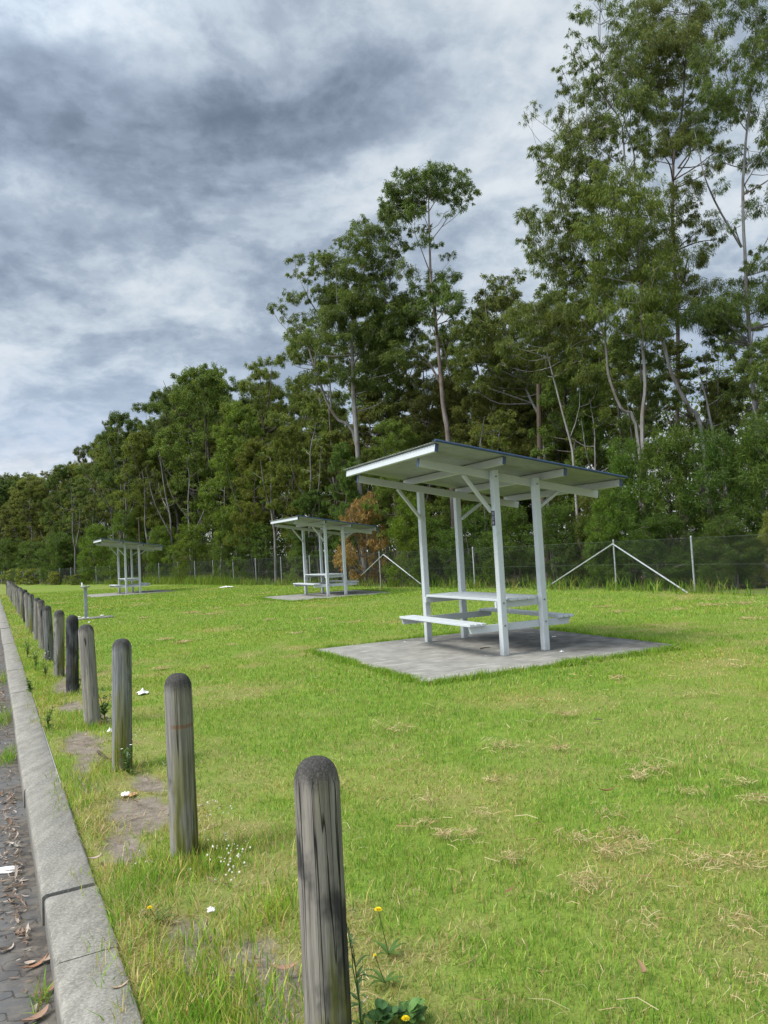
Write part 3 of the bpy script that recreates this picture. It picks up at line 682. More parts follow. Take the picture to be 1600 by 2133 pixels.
# ------------------------------------------------------------------ leaves on the ground
def leaf_shape(L, W, curl, bend, k=5):
    t = np.linspace(0, 1, k); hw = W/2*np.sin(PI*np.clip(t*.96+.03, 0, 1))**.8; xs = (t-.5)*L; ys = bend*(t-.5)**2*L*2; zs = curl*((t-.5)**2)*L*1.5
    V = np.concatenate([np.stack([xs, ys-hw, zs+hw*.5], 1), np.stack([xs, ys, zs], 1), np.stack([xs, ys+hw, zs+hw*.5], 1)])
    F = [(i, i+1, k+i+1, k+i) for i in range(k-1)]+[(k+i, k+i+1, 2*k+i+1, 2*k+i) for i in range(k-1)]
    return V, np.array(F)
LITCOL = np.array([(.33, .25, .20), (.27, .20, .155), (.44, .37, .31), (.19, .13, .095), (.36, .33, .30), (.13, .095, .07), (.26, .165, .115)])
def make_leaf_litter():
    rng = np.random.default_rng(8); Vs = []; Fs = []; Cs = []; n = 0
    def put(x, y, z, L, W, col, tilt=.35):
        nonlocal n
        V, F = leaf_shape(L, W, rng.uniform(-.1, .5), rng.uniform(-.5, .5)); a = rng.uniform(0, 2*PI); b = rng.normal(0, tilt)
        ca, sa, cb, sb = math.cos(a), math.sin(a), math.cos(b), math.sin(b)
        V = np.stack([V[:, 0]*cb-V[:, 2]*sb, V[:, 1], V[:, 0]*sb+V[:, 2]*cb], 1); V[:, 2] -= V[:, 2].min()
        V = np.stack([V[:, 0]*ca-V[:, 1]*sa+x, V[:, 0]*sa+V[:, 1]*ca+y, V[:, 2]+z], 1)
        Vs.append(V); Fs.append(F+n); n += len(V); Cs.append(np.tile(col*rng.uniform(.7, 1.25), (len(V), 1)))
    for i in range(1500):
        t = rng.uniform(-1.0, 12); w = -.06-abs(rng.normal(0, .065)); dens = .2+1.0*(1 < t < 3.6)+.6*sstep(.45, .7, fbm(t*1.3, 3.0, 3))
        if rng.random() > dens: continue
        p = kpt(t, w); small = rng.random() < .88
        put(p[0], p[1], -.127+abs(rng.normal(0, .010)), rng.uniform(.02, .05) if small else rng.uniform(.05, .11), rng.uniform(.006, .014) if small else rng.uniform(.012, .022), LITCOL[rng.integers(7)])
    for i in range(420):
        t = rng.uniform(-1, 9); w = rng.uniform(KW+.02, .95); p = kpt(t, w); put(p[0], p[1], .004, rng.uniform(.03, .07), rng.uniform(.006, .013), LITCOL[rng.integers(7)]*np.array([.9, .85, .72]), .2)
    for i in range(60):
        t = rng.uniform(-1, 7); p = kpt(t, rng.uniform(-.55, -.2)); put(p[0], p[1], -.127, rng.uniform(.02, .06), rng.uniform(.006, .015), LITCOL[rng.integers(7)], .2)
    for i in range(45):
        y = rng.uniform(3, 16); x = rng.uniform(-.2, .62)*y
        if not on_slab(np.array(x), np.array(y)): put(x, y, .025, rng.uniform(.04, .09), rng.uniform(.008, .018), np.array([(.24, .15, .07), (.30, .21, .11), (.17, .10, .05)])[rng.integers(3)], .1)
    me = np_mesh('leaf_litter', np.concatenate(Vs), [np.concatenate(Fs)], True, np.concatenate(Cs)); tag(link_mesh('leaf_litter', me, M_DRY), kind='stuff')
make_leaf_litter()
def lone_leaf(px, py, z, L, W, rz, col, label, curl=.4, bend=.3):
    V, F = leaf_shape(L, W, curl, bend, 9); V[:, 2] -= V[:, 2].min()
    V2 = V.copy(); V2[:, 2] -= .0012
    me = np_mesh('fallen_leaf', np.concatenate([V, V2]), [np.concatenate([F, F[:, ::-1]+len(V)])], True, np.tile(np.array(col), (2*len(V), 1)))
    o = link_mesh('fallen_leaf', me, M_DRY); o.location = G(px, py, z); o.rotation_euler = (0, 0, rz); return tag(o, label, 'leaf')
lone_leaf(20, 1978, -.127, .085, .016, R(70), (.50, .42, .35), 'curved pale leaf alone on the dark pavers', .2, .5)
lone_leaf(76, 2012, -.125, .12, .022, R(55), (.40, .22, .14), 'long orange brown leaf on the road beside the kerb')
lone_leaf(102, 1998, -.12, .07, .022, R(85), (.50, .40, .33), 'broad pale leaf leaning against the kerb foot')
lone_leaf(62, 2008, -.126, .045, .03, R(10), (.48, .38, .30), 'small star shaped pale leaf on the road')
lone_leaf(105, 2062, -.12, .10, .02, R(80), (.36, .20, .15), 'reddish leaf in the gutter near the bottom left corner')
lone_leaf(80, 2120, -.12, .11, .035, R(60), (.38, .24, .18), 'large pinkish brown leaf at the bottom edge by the kerb')
lone_leaf(199, 1788, .03, .07, .022, R(40), (.50, .38, .32), 'pale pink leaf caught in the grass above the kerb')
lone_leaf(250, 2056, .012, .07, .012, R(35), (.48, .36, .26), 'narrow tan leaf lying on the kerb top edge')
lone_leaf(593, 2019, .015, .11, .03, R(5), (.36, .22, .15), 'brown curled leaf on bare soil left of the nearest bollard')
lone_leaf(1341, 2020, .03, .09, .018, R(80), (.30, .19, .11), 'upright brown leaf in the lawn at lower right')
lone_leaf(1266, 1647, .035, .10, .02, R(5), (.20, .10, .05), 'dark russet leaf on the lawn right of centre')

# ------------------------------------------------------------------ grass
def blades(x, y, z, h, w, lean, col, seed):
    """x,y,z,h,w: arrays; each blade is a bent two-piece strip"""
    rng = np.random.default_rng(seed); n = len(x); a = rng.uniform(0, 2*PI, n); f = rng.uniform(0, 2*PI, n)
    sx, sy = np.cos(f)*w/2, np.sin(f)*w/2; lx, ly = np.cos(a)*lean*h, np.sin(a)*lean*h
    hz = h*np.sqrt(np.clip(1-.6*np.minimum(lean, 1.2)**2, .08, 1))
    V = np.empty((n, 6, 3), np.float32)
    for k, (t, tx, s) in enumerate(((0, 0, 1), (.55, .35, .85), (1, 1, .12))):
        for q, sg in ((0, -1), (1, 1)):
            V[:, 2*k+q, 0] = x+lx*tx+sg*sx*s; V[:, 2*k+q, 1] = y+ly*tx+sg*sy*s; V[:, 2*k+q, 2] = z+hz*t
    b = (np.arange(n)*6)[:, None]
    F = np.concatenate([b+np.array([[0, 1, 3, 2]]), b+np.array([[2, 3, 5, 4]])])
    return V.reshape(-1, 3), F, np.repeat(col, 6, axis=0)
GREEN = np.array([(.175, .325, .042), (.24, .39, .056), (.122, .26, .041), (.305, .42, .068)]); STRAW = np.array([(.46, .37, .17), (.55, .46, .25), (.38, .29, .13), (.36, .36, .11)])
def grass_col(rng, n, dry):
    g = GREEN[rng.integers(0, 4, n)]; s = STRAW[rng.integers(0, 4, n)]
    m = rng.random(n) < dry; c = np.where(m[:, None], s, g)
    return c*rng.uniform(.75, 1.25, (n, 1))
def make_lawn_grass():
    rng = np.random.default_rng(77); VS = []; FS = []; CS = []; k = 0
    for (y0, y1, dens, wd, hh) in ((1.7, 4.5, 8500, .0031, .026), (4.5, 8, 3600, .0040, .027), (8, 14, 1500, .0060, .030), (14, 24, 560, .010, .034), (24, 48, 240, .019, .040)):
        area = (y1-y0)*(.64*(y0+y1)+1.2); n = int(area*dens); y = rng.uniform(y0, y1, n); x = rng.uniform(-1, 1, n)*(.62*y+.8)*1.0
        t, w = tw(x, y); keep = (w > KW+.01) & ~on_slab(x, y, -.0) & (beyond_fence(x, y) < -.05)
        keep &= rng.random(n) > bare(x, y)*.96
        clump = fbm(x*6, y*6, 41, 3); keep &= rng.random(n) < .45+1.2*sstep(.3, .65, clump)
        x, y, w = x[keep], y[keep], w[keep]; n = len(x); d = dryness(x, y); verge = sstep(1.15, .6, w)
        tall = fbm(x*2.2, y*2.2, 53, 3)
        h = hh*rng.uniform(.55, 1.35, n)*(1-.35*d)*(.75+.6*tall)+verge*.05*sstep(.45, .75, tall)*rng.uniform(.3, 1.3, n)
        lean = np.abs(rng.normal(.45, .4, n))+.5*d
        c = grass_col(rng, n, .12+.75*d); yel = sstep(.45, .7, fbm(x*.8, y*.8, 61, 3))[:, None]
        c = c*(1-.35*yel)+.35*yel*c*np.array([1.4, 1.1, .9])
        V, F, C = blades(x, y, np.full(n, -.018), h+.012, wd*rng.uniform(.7, 1.4, n), lean, c, int(y0*10)); VS.append(V); FS.append(F+k); CS.append(C); k += len(V)
    me = np_mesh('lawn_grass', np.concatenate(VS), [np.concatenate(FS)], False, np.concatenate(CS)); tag(link_mesh('lawn_grass', me, M_GRASS), kind='stuff')
make_lawn_grass()

def tuft_field(name, pts, seed, hmin, hmax, wd, ncol=None, per=60, spread=.07, dry=.12):
    """unmown tufts around the given points"""
    rng = np.random.default_rng(seed); X = []; Y = []; Hh = []
    for (x, y, s) in pts:
        m = int(per*s); X.append(x+rng.normal(0, spread*s, m)); Y.append(y+rng.normal(0, spread*s, m)); Hh.append(rng.uniform(hmin, hmax, m)*s**.5)
    X = np.concatenate(X); Y = np.concatenate(Y); Hh = np.concatenate(Hh); k = tw(X, Y)[1] > KW*.55; ok = k & ~on_slab(X, Y, -.045); X, Y, Hh = X[ok], Y[ok], Hh[ok]; n = len(X)
    c = grass_col(rng, n, dry)*np.array([1.12, 1.12, .9])
    V, F, C = blades(X, Y, np.full(n, -.02), Hh, wd*rng.uniform(.7, 1.5, n), np.abs(rng.normal(.4, .3, n)), c, seed); return V, F, C
def make_verge_grass():
    rng = np.random.default_rng(5); pts = []
    for i in range(520):                               # along the kerb, thicker against it and round the bollards
        t = rng.uniform(-1.4, 16) if i < 420 else rng.uniform(16, 45); w = KW+.02+abs(rng.normal(0, .17)) if rng.random() < .6 else rng.uniform(KW, 1.15); p = kpt(t, w)
        if bare(p[0], p[1]) > .35 or fbm(t*1.1, w*3, 71, 3) < .40: continue
        pts.append((p[0], p[1], rng.uniform(.4, 1.2)))
    for (x, y) in BOL[:12]:
        for j in range(9): a = rng.uniform(0, 2*PI); pts.append((x+math.cos(a)*rng.uniform(.08, .2), y+math.sin(a)*rng.uniform(.08, .2), rng.uniform(.5, 1.1)))
    for (px, py, s) in ((420, 1770, 1.5), (395, 1800, 1.6), (430, 1800, 1.5), (330, 1830, 1.2), (190, 1620, 1.6), (200, 1660, 1.4), (170, 1640, 1.3), (590, 1900, 1.5), (610, 1850, 1.2), (560, 1930, 1.2), (280, 1980, 1.4), (420, 2050, 1.6), (350, 2100, 1.6), (500, 2080, 1.5), (300, 2070, 1.3), (540, 2110, 1.4), (430, 1960, 1.2), (240, 1820, 1.2), (570, 1760, 1.1)):
        q = on_ground(px, py)
        for j in range(4): pts.append((q[0]+rng.normal(0, .08), q[1]+rng.normal(0, .08), s))
    A = tuft_field('v', pts, 9, .025, .095, .0038, per=46, dry=.34)
    me = np_mesh('verge_grass', A[0], [A[1]], False, A[2]); tag(link_mesh('verge_grass', me, M_GRASS), kind='stuff')
    pts = []
    for (c, a) in SHELTERS[:2]:                        # grass leaning over the pads' edges
        ca, sa = math.cos(a), math.sin(a)
        for i in range(520):
            e = rng.integers(4); s = rng.random(); u, v = ((SU0+(SU1-SU0)*s, SV0), (SU1, SV0+(SV1-SV0)*s), (SU0+(SU1-SU0)*s, SV1), (SU0, SV0+(SV1-SV0)*s))[e]
            u += rng.normal(0, .03)+.05*((u > 1.8)-(u < -2)); v += rng.normal(0, .03)+.05*((v > 1.7)-(v < -2)); pts.append((c[0]+u*ca-v*sa, c[1]+u*sa+v*ca, rng.uniform(.4, 1.1)*(.3+1.4*fbm(u*2, v*2, 5))))
    A = tuft_field('e', pts, 19, .03, .105, .006, per=55, spread=.06, dry=.05); me = np_mesh('edge_grass', A[0], [A[1]], False, A[2]*.85); tag(link_mesh('edge_grass', me, M_GRASS), kind='stuff')
    # rank growth at the foot of the fence
    pts = []
    for i in range(2300):
        s = rng.uniform(_cum[1]-4, _cum[7]); off = rng.normal(.15, .35); den = .25+.75*(28 < s-_cum[2] < 46)+.3*sstep(.5, .7, fbm(s*.4, 2, 9))
        if rng.random() < den: p = fence_pt(s, off); pts.append((*p, rng.uniform(.4, 1.2)*(1.3 if 26 < s-_cum[2] < 46 else .75)))
    A = tuft_field('f', pts, 29, .12, .62, .016, per=22, spread=.16, dry=.2); me = np_mesh('fence_line_grass', A[0], [A[1]], False, A[2]*.62); tag(link_mesh('fence_line_grass', me, M_GRASS), kind='stuff')
make_verge_grass()

def make_clippings():
    """dry mown clippings raked by the mower into loose wisps"""
    rng = np.random.default_rng(15); spots = [(1355, 1608, .20, 1.0), (1330, 1625, .08, .6), (1580, 1672, .14, .9), (1545, 1635, .10, .5), (1480, 1800, .20, 1.2), (1560, 1800, .12, .6), (1300, 1742, .10, .8), (1330, 1770, .09, .7), (1268, 1780, .10, .8), (1220, 1842, .11, 1.0), (1200, 1755, .10, .6), (1265, 1700, .12, .5), (925, 1745, .06, .8), (975, 1743, .06, .6), (1065, 1795, .06, .6), (1050, 1560, .20, .8), (1160, 1562, .10, .7), (1030, 1630, .10, .4), (1180, 1492, .10, .7), (1540, 1925, .10, .5), (1350, 1930, .12, .4), (1570, 2060, .2, .7), (885, 1720, .10, .5), (890, 1672, .08, .4), (700, 1640, .08, .3), (1010, 1700, .1, .4), (1440, 1655, .12, .5)]
    spots += [(335, 1395, .16, .9), (345, 1333, .22, .8), (390, 1337, .2, .7), (375, 1340, .2, .6), (400, 1277, .35, .9), (440, 1280, .3, .6), (450, 1268, .25, .5), (735, 1297, .3, .6), (300, 1288, .2, .5), (620, 1320, .2, .4), (820, 1520, .2, .5), (1480, 1262, .4, .9), (1550, 1258, .4, .8), (1400, 1270, .4, .6), (1260, 1265, .3, .6), (1290, 1275, .3, .6), (1560, 1290, .25, .6), (1350, 1305, .25, .4), (560, 1292, .2, .4), (660, 1290, .2, .5), (510, 1262, .3, .5), (1290, 1415, .1, .6), (1540, 1390, .2, .4), (1480, 1450, .2, .3), (480, 1345, .15, .3), (430, 1390, .12, .3)]
    X = []; Y = []; Z = []; Hh = []; W = []
    for (px, py, r, s) in spots:
        q = on_ground(px, py); m = int(90*s+420*r*s); dist = q[1]
        X.append(q[0]+rng.normal(0, r*.42, m)); Y.append(q[1]+rng.normal(0, r*.38, m)); Z.append(.012+np.abs(rng.normal(0, .010, m))); Hh.append(rng.uniform(.015, .07, m)*(1+.03*dist)); W.append(np.full(m, .0010+.0002*dist))
    for i in range(700):
        yy = rng.uniform(2, 12); X.append([rng.uniform(-.1, .6)*yy]); Y.append([yy]); Z.append([.03]); Hh.append([rng.uniform(.04, .14)]); W.append([.0014+.0002*yy])
    X, Y, Z, Hh, W = [np.concatenate(v) for v in (X, Y, Z, Hh, W)]; n = len(X); ok = ~on_slab(X, Y) & (tw(X, Y)[1] > .8); X, Y, Z, Hh, W = X[ok], Y[ok], Z[ok], Hh[ok], W[ok]; n = len(X)
    c = np.array([(.50, .39, .21), (.42, .31, .16), (.58, .47, .28), (.34, .23, .11)])[rng.integers(0, 4, n)]*rng.uniform(.75, 1.15, (n, 1))
    a = rng.uniform(0, 2*PI, n); b = a+rng.normal(0, .7, n); f = rng.uniform(0, 2*PI, n); V = np.empty((n, 6, 3), np.float32)
    p1 = np.stack([X+np.cos(a)*Hh*.5, Y+np.sin(a)*Hh*.5, Z+rng.uniform(0, .02, n)], 1); p2 = p1+np.stack([np.cos(b)*Hh*.5, np.sin(b)*Hh*.5, rng.normal(-.004, .008, n)], 1)
    sd = np.stack([-np.sin(a), np.cos(a), rng.normal(0, .6, n)], 1)*W[:, None]/2
    for k, p in enumerate((np.stack([X, Y, Z], 1), p1, p2)): V[:, 2*k] = p-sd; V[:, 2*k+1] = p+sd
    V[:, :, 2] = np.maximum(V[:, :, 2], .006); base = (np.arange(n)*6)[:, None]; F = np.concatenate([base+np.array([[0, 1, 3, 2]]), base+np.array([[2, 3, 5, 4]])])
    tag(link_mesh('dry_clippings', np_mesh('dry_clippings', V.reshape(-1, 3), [F], False, np.repeat(c, 6, 0)), M_DRY), kind='stuff')
make_clippings()

# ------------------------------------------------------------------ weeds and flowers
def rosette_leaf(mb, base, ang, L, W, up, col):
    k = 6; t = np.linspace(0, 1, k); d = np.array([math.cos(ang), math.sin(ang), 0]); s = np.array([-d[1], d[0], 0])
    c = np.array(base)+d*(t*L)[:, None]+np.array([0, 0, 1])*(up*L*np.sin(t*2.1))[:, None]; hw = W/2*np.sin(PI*np.clip(t**.8*.93+.05, 0, 1))
    V = np.concatenate([c-s*hw[:, None], c+np.array([0, 0, -.15*W]), c+s*hw[:, None]]); F = [(i, i+1, k+i+1, k+i) for i in range(k-1)]+[(k+i, k+i+1, 2*k+i+1, 2*k+i) for i in range(k-1)]
    mb.add(V, F, col)
def yellow_flower(px, py, hgt, r, label):
    """px,py is where the flower head shows; it stands hgt above the ground"""
    q = on_ground(px, py, hgt); rng = np.random.default_rng(int(px)); root = empty('dandelion', (q[0], q[1], 0)); tag(root, label, 'flower', 'yellow flowers in the grass')
    m = MB(); m.tube([(0.03, .01, 0), (.015, .0, hgt*.5), (0, 0, hgt)], .0017, 5, col=(.09, .13, .04)); m.build('stem', M_STEM, root, color=True)
    m = MB()
    for ring, (nn, rr, up) in enumerate(((15, 1, .12), (12, .75, .4), (8, .45, .8))):
        for i in range(nn): rosette_leaf(m, (0, 0, hgt+.001*ring), i*2*PI/nn+ring*.2+rng.normal(0, .06), r*rr, r*.34, up, (1, 1, 1))
    m.build('petals', M_YELLOW, root)
    m = MB()
    for i in range(6): rosette_leaf(m, (.03, .01, .0), i*PI/3+rng.normal(0, .3), rng.uniform(.05, .09), .016, .35, (.08, .15, .03))
    m.build('leaf_rosette', M_STEM, root, color=True)
yellow_flower(788, 1895, .17, .017, 'tall yellow dandelion right of the nearest bollard')
yellow_flower(312, 1891, .06, .013, 'yellow dandelion in the verge grass near the kerb')
yellow_flower(845, 2122, .06, .015, 'yellow dandelion at the bottom edge beside broad leaves')
yellow_flower(781, 1990, .10, .007, 'tiny yellow flower bud below the tall dandelion')
yellow_flower(257, 1418, .22, .010, 'small yellow flower beside the third bollard')

def weed(px, py, h, n, seed, label, name='weed', leafw=.022, flowers=False, spread=.35, col=(.085, .15, .04)):
    q = on_ground(px, py); rng = np.random.default_rng(seed); root = empty(name, (q[0], q[1], 0)); tag(root, label, 'weed')
    st = MB(); lf = MB(); fl = MB()
    for i in range(n):
        a = rng.uniform(0, 2*PI); hh = h*rng.uniform(.6, 1.05); ln = rng.uniform(.1, spread); top = np.array([math.cos(a)*hh*ln, math.sin(a)*hh*ln, hh])
        P = [np.array([0, 0, 0])+t*top*np.array([t, t, 1])+rng.normal(0, .004, 3)*t for t in np.linspace(0, 1, 5)]; st.tube(P, np.linspace(.003, .0013, 5), 5, col=tuple(np.array(col)*.8))
        for j in range(int(4+hh*22)):
            t = rng.uniform(.05, .95); p = top*np.array([t, t, 1])*t if False else P[min(4, int(t*4.99))]; rosette_leaf(lf, p, rng.uniform(0, 2*PI), rng.uniform(.03, .07)*(1.2-.6*t), leafw*(1.2-.5*t), rng.uniform(.0, .7), tuple(np.array(col)*rng.uniform(.7, 1.4)))
        if flowers and rng.random() < .8:
            for j in range(7): rosette_leaf(fl, P[-1], j*2*PI/7, .011, .007, .25, (.75, .75, .68))
    st.build('stem', M_STEM, root, color=True); lf.build('foliage', M_STEM, root, color=True)
    if fl.v: fl.build('flower', M_PAPER, root)
    return root
weed(752, 2133, .34, 3, 1, 'tall thin weed stalk rising beside the nearest bollard', leafw=.012, spread=.12, col=(.06, .11, .04))
weed(800, 2128, .045, 4, 2, 'low broad leaved weed right of the nearest bollard foot', leafw=.045, spread=1.0, col=(.06, .13, .04))
weed(858, 2128, .05, 6, 3, 'bright broad leaved weed at the bottom edge', leafw=.04, spread=1.1, col=(.10, .19, .05))
weed(218, 1500, .28, 7, 4, 'bushy green weed between the third and fourth bollards', flowers=True)
weed(206, 1500, .16, 7, 5, 'leafy weed at the foot of the fourth bollard')
weed(165, 1440, .30, 5, 6, 'flowering weed stalks right of the fifth bollard', flowers=True, col=(.14, .21, .065), leafw=.015)
weed(268, 1610, .20, 6, 7, 'leafy weed right of the third bollard foot', flowers=True)
weed(75, 1395, .35, 9, 8, 'tall scrubby weed with white flowers left of the seventh bollard', flowers=True, col=(.14, .21, .065), leafw=.015)
weed(58, 1372, .35, 9, 9, 'scrubby weed with pale flowers beside the far kerb', flowers=True, col=(.14, .21, .065), leafw=.015)
weed(95, 1410, .25, 8, 10, 'dense low weed in front of the seventh bollard', flowers=True, col=(.14, .21, .065), leafw=.015)
weed(100, 1520, .20, 6, 11, 'green weed standing above the kerb left of bare soil')
weed(62, 1440, .15, 8, 14, 'low green weed hanging over the kerb')

def gutter_tuft(px, py, s, seed, label):
    q = on_ground(px, py, -.13); rng = np.random.default_rng(seed); n = int(260*s); x = q[0]+rng.normal(0, .10*s, n); y = q[1]+rng.normal(0, .2*s, n)
    ok = tw(x, y)[1] < -.02; x, y = x[ok], y[ok]; n = len(x)
    V, F, C = blades(x-q[0], y-q[1], np.full(n, 0.0), rng.uniform(.05, .17, n)*s**.5, np.full(n, .006), np.abs(rng.normal(.45, .35, n)), grass_col(rng, n, .15), seed)
    o = link_mesh('grass_tuft', np_mesh('grass_tuft', V, [F], False, C), M_GRASS); o.location = (q[0], q[1], -.13); tag(o, label, 'grass tuft', 'grass tufts growing in the gutter')
gutter_tuft(22, 1500, 1.3, 1, 'large grass tuft growing in the gutter at the left edge')
gutter_tuft(30, 1580, .8, 2, 'brownish grass tuft in the gutter nearest the camera')
gutter_tuft(6, 1420, 1.4, 3, 'farther grass tuft spreading over the gutter at the left edge')
gutter_tuft(106, 2085, .35, 4, 'small bright tuft at the kerb foot near the bottom edge')

def make_clover():
    rng = np.random.default_rng(44); m = MB()
    for (px, py, r, k) in ((470, 1795, .10, 34), (480, 1840, .06, 12), (440, 1720, .12, 14), (425, 1700, .08, 8), (330, 1800, .10, 4), (70, 1330, .3, 14), (95, 1380, .3, 12), (150, 1400, .2, 8), (255, 1560, .15, 8), (280, 1540, .12, 8)):
        for i in range(k):
            q = on_ground(px, py); x, y = q[0]+rng.normal(0, r*.6), q[1]+rng.normal(0, r); h = rng.uniform(.03, .085)+(.08 if py < 1420 else 0); s = rng.uniform(.003, .0058)*(1 if py > 1500 else 1.7)
            a = np.linspace(0, PI, 5); m.lathe([(max(.0004, math.sin(t)*s), h-s*math.cos(t)) for t in a], 6, (x, y, 0))
    tag(m.build('clover_flowers', simple('clover_white', (.62, .62, .50), .8)), kind='stuff')
make_clover()

# ------------------------------------------------------------------ trees
def unit(v): return v/np.maximum(np.linalg.norm(v, axis=-1, keepdims=True), 1e-9)
LEAFC = np.array([(.092, .136, .027), (.120, .168, .033), (.146, .190, .038), (.066, .112, .025), (.172, .196, .045)])
def clump_leaves(rng, c, r, n, L, W, droop=.7, out=.45, tint=(1, 1, 1), flat=.55, tufts=24):
    """n lens-shaped leaves in tufts through a domed clump"""
    r = np.asarray(r, float); T = max(6, min(n//42, tufts)); d = unit(rng.normal(0, 1, (T, 3))); d[:, 2] = np.where(d[:, 2] < 0, d[:, 2]*flat, d[:, 2])
    rho = rng.uniform(.25, 1, T)**.5; tc = d*rho[:, None]*r*.86; tr = rng.uniform(.13, .27, T)*r.mean()
    k = rng.integers(0, T, n); off = unit(rng.normal(0, 1, (n, 3)))*(rng.random((n, 1))**.45)*tr[k][:, None]*np.array([1.25, 1.25, 1.15]); P = c+tc[k]+off
    dr = unit(unit(rng.normal(0, 1, (n, 3)))*.75+unit(tc[k]+off*.5)*out+np.array([0, 0, -droop])); sd = unit(np.cross(dr, unit(rng.normal(0, 1, (n, 3)))))
    l = L*rng.uniform(.6, 1.3, n)[:, None]; w = W*rng.uniform(.7, 1.3, n)[:, None]
    bow = np.cross(dr, sd)*l*rng.uniform(-.12, .12, (n, 1)); mid = P+dr*l*.45+bow
    V = np.stack([P, mid-sd*w/2, P+dr*l, mid+sd*w/2], 1)
    col = LEAFC[rng.integers(0, 5, n)]*rng.uniform(.8, 1.2, (n, 1))*(rng.uniform(.82, 1.18, T)[k])[:, None]*np.array(tint)
    return V, np.repeat(col, 4, 0).reshape(n, 4, 3), c+tc
def spline(P, n):
    P = np.asarray(P, float); m = len(P)
    if m < 3: return P[0]+(P[-1]-P[0])*np.linspace(0, 1, n)[:, None]
    Q = np.concatenate([[2*P[0]-P[1]], P, [2*P[-1]-P[-2]]]); o = []
    for t in np.linspace(0, m-1-1e-6, n):
        i = int(t); f = t-i; a, b, c, d = Q[i:i+4]; o.append(.5*((2*b)+(c-a)*f+(2*a-5*b+4*c-d)*f*f+(3*b-a-3*c+d)*f**3))
    return np.array(o)
def make_tree_meshes(seed, trunks, clumps, L=.2, W=.045, dens=520, droop=.7, out=.45, tint=(1, 1, 1), twigs=3, branches=True, base=None, flat=.55, wander=.05, tufts=24):
    """trunks: list of (points, r0, r1); clumps: list of (centre, radii, density factor); everything relative to base"""
    rng = np.random.default_rng(seed); wood = MB(); sk = []; skr = []
    for P, r0, r1 in trunks:
        L_ = np.linalg.norm(np.diff(np.asarray(P), axis=0), axis=1).sum(); n = max(6, int(L_/.5)); S = spline(P, n)
        S[1:-1] += np.cumsum(rng.normal(0, wander*.3, (n-2, 3)), 0)*np.sin(np.linspace(0, PI, n-2))[:, None]*.6
        rr = np.linspace(r0, r1, n)*(1+rng.normal(0, .04, n)); rr[0] *= 1.2
        wood.tube(S, rr, 9 if r0 > .08 else 6); sk.append(S); skr.append(rr)
    K = np.concatenate(sk); KR = np.concatenate(skr); LV = []; LC = []
    for c, r, f in clumps:
        c = np.asarray(c, float); r = np.asarray(r, float); vol = r.mean()**2
        V, C, tc = clump_leaves(rng, c, r, max(60, int(dens*f*vol)), L, W, droop, out, tint, flat, tufts); LV.append(V); LC.append(C)
        if branches:
            d = np.linalg.norm(K-c, axis=1); below = c[2]-K[:, 2]; cost = d+np.where(below < .25*d, 2.5*(.25*d-below), 0); i = int(np.argmin(cost)); p = K[i]; dist = d[i]
            if dist > .15:
                rb = min(KR[i]*.65, .012+.014*dist); mid = p+(c-p)*.5+np.array([0, 0, -.06*dist])+rng.normal(0, .06*dist, 3); B = spline([p, mid, c], 7); wood.tube(B, np.linspace(rb, max(.006, rb*.35), 7), 5, False)
            for q in tc[rng.choice(len(tc), min(twigs, len(tc)), replace=False)]:
                m2 = (c+q)/2+rng.normal(0, .08, 3); wood.tube([c-(c-p)*.1, m2, q], [.012, .008, .004], 3, False)
    tm = wood.mesh('trunk'); smooth_by_angle(tm, 60)
    V = np.concatenate(LV).reshape(-1, 3) if LV else None
    cm = np_mesh('crown', V, [np.arange(len(V)).reshape(-1, 4)], False, np.concatenate(LC).reshape(-1, 3)) if LV else None
    return tm, cm
def plant(name, loc, tm, cm, bark, label, cat, group=None, tint=(1, 1, 1), btint=(1, 1, 1), rz=0.0, scale=1.0):
    root = empty(name, loc, rz); root.scale = (scale,)*3 if np.ndim(scale) == 0 else scale; tag(root, label, cat, group)
    if tm is not None: o = link_mesh('trunk', tm, bark, root); o.color = (*btint, 1)
    if cm is not None: o = link_mesh('crown', cm, M_LEAF, root); o.color = (*tint, 1)
    return root
def copy_tree(src, loc, rz, scale, label, group, tint, btint):
    r = src.copy(); COL.objects.link(r); r.location = loc; r.rotation_euler = (0, 0, rz); r.scale = scale; r['label'] = label; r['group'] = group
    for ch in src.children:
        c = ch.copy(); COL.objects.link(c); c.parent = r; c.color = (*(btint if ch.name.startswith('trunk') else tint), 1)
    return r

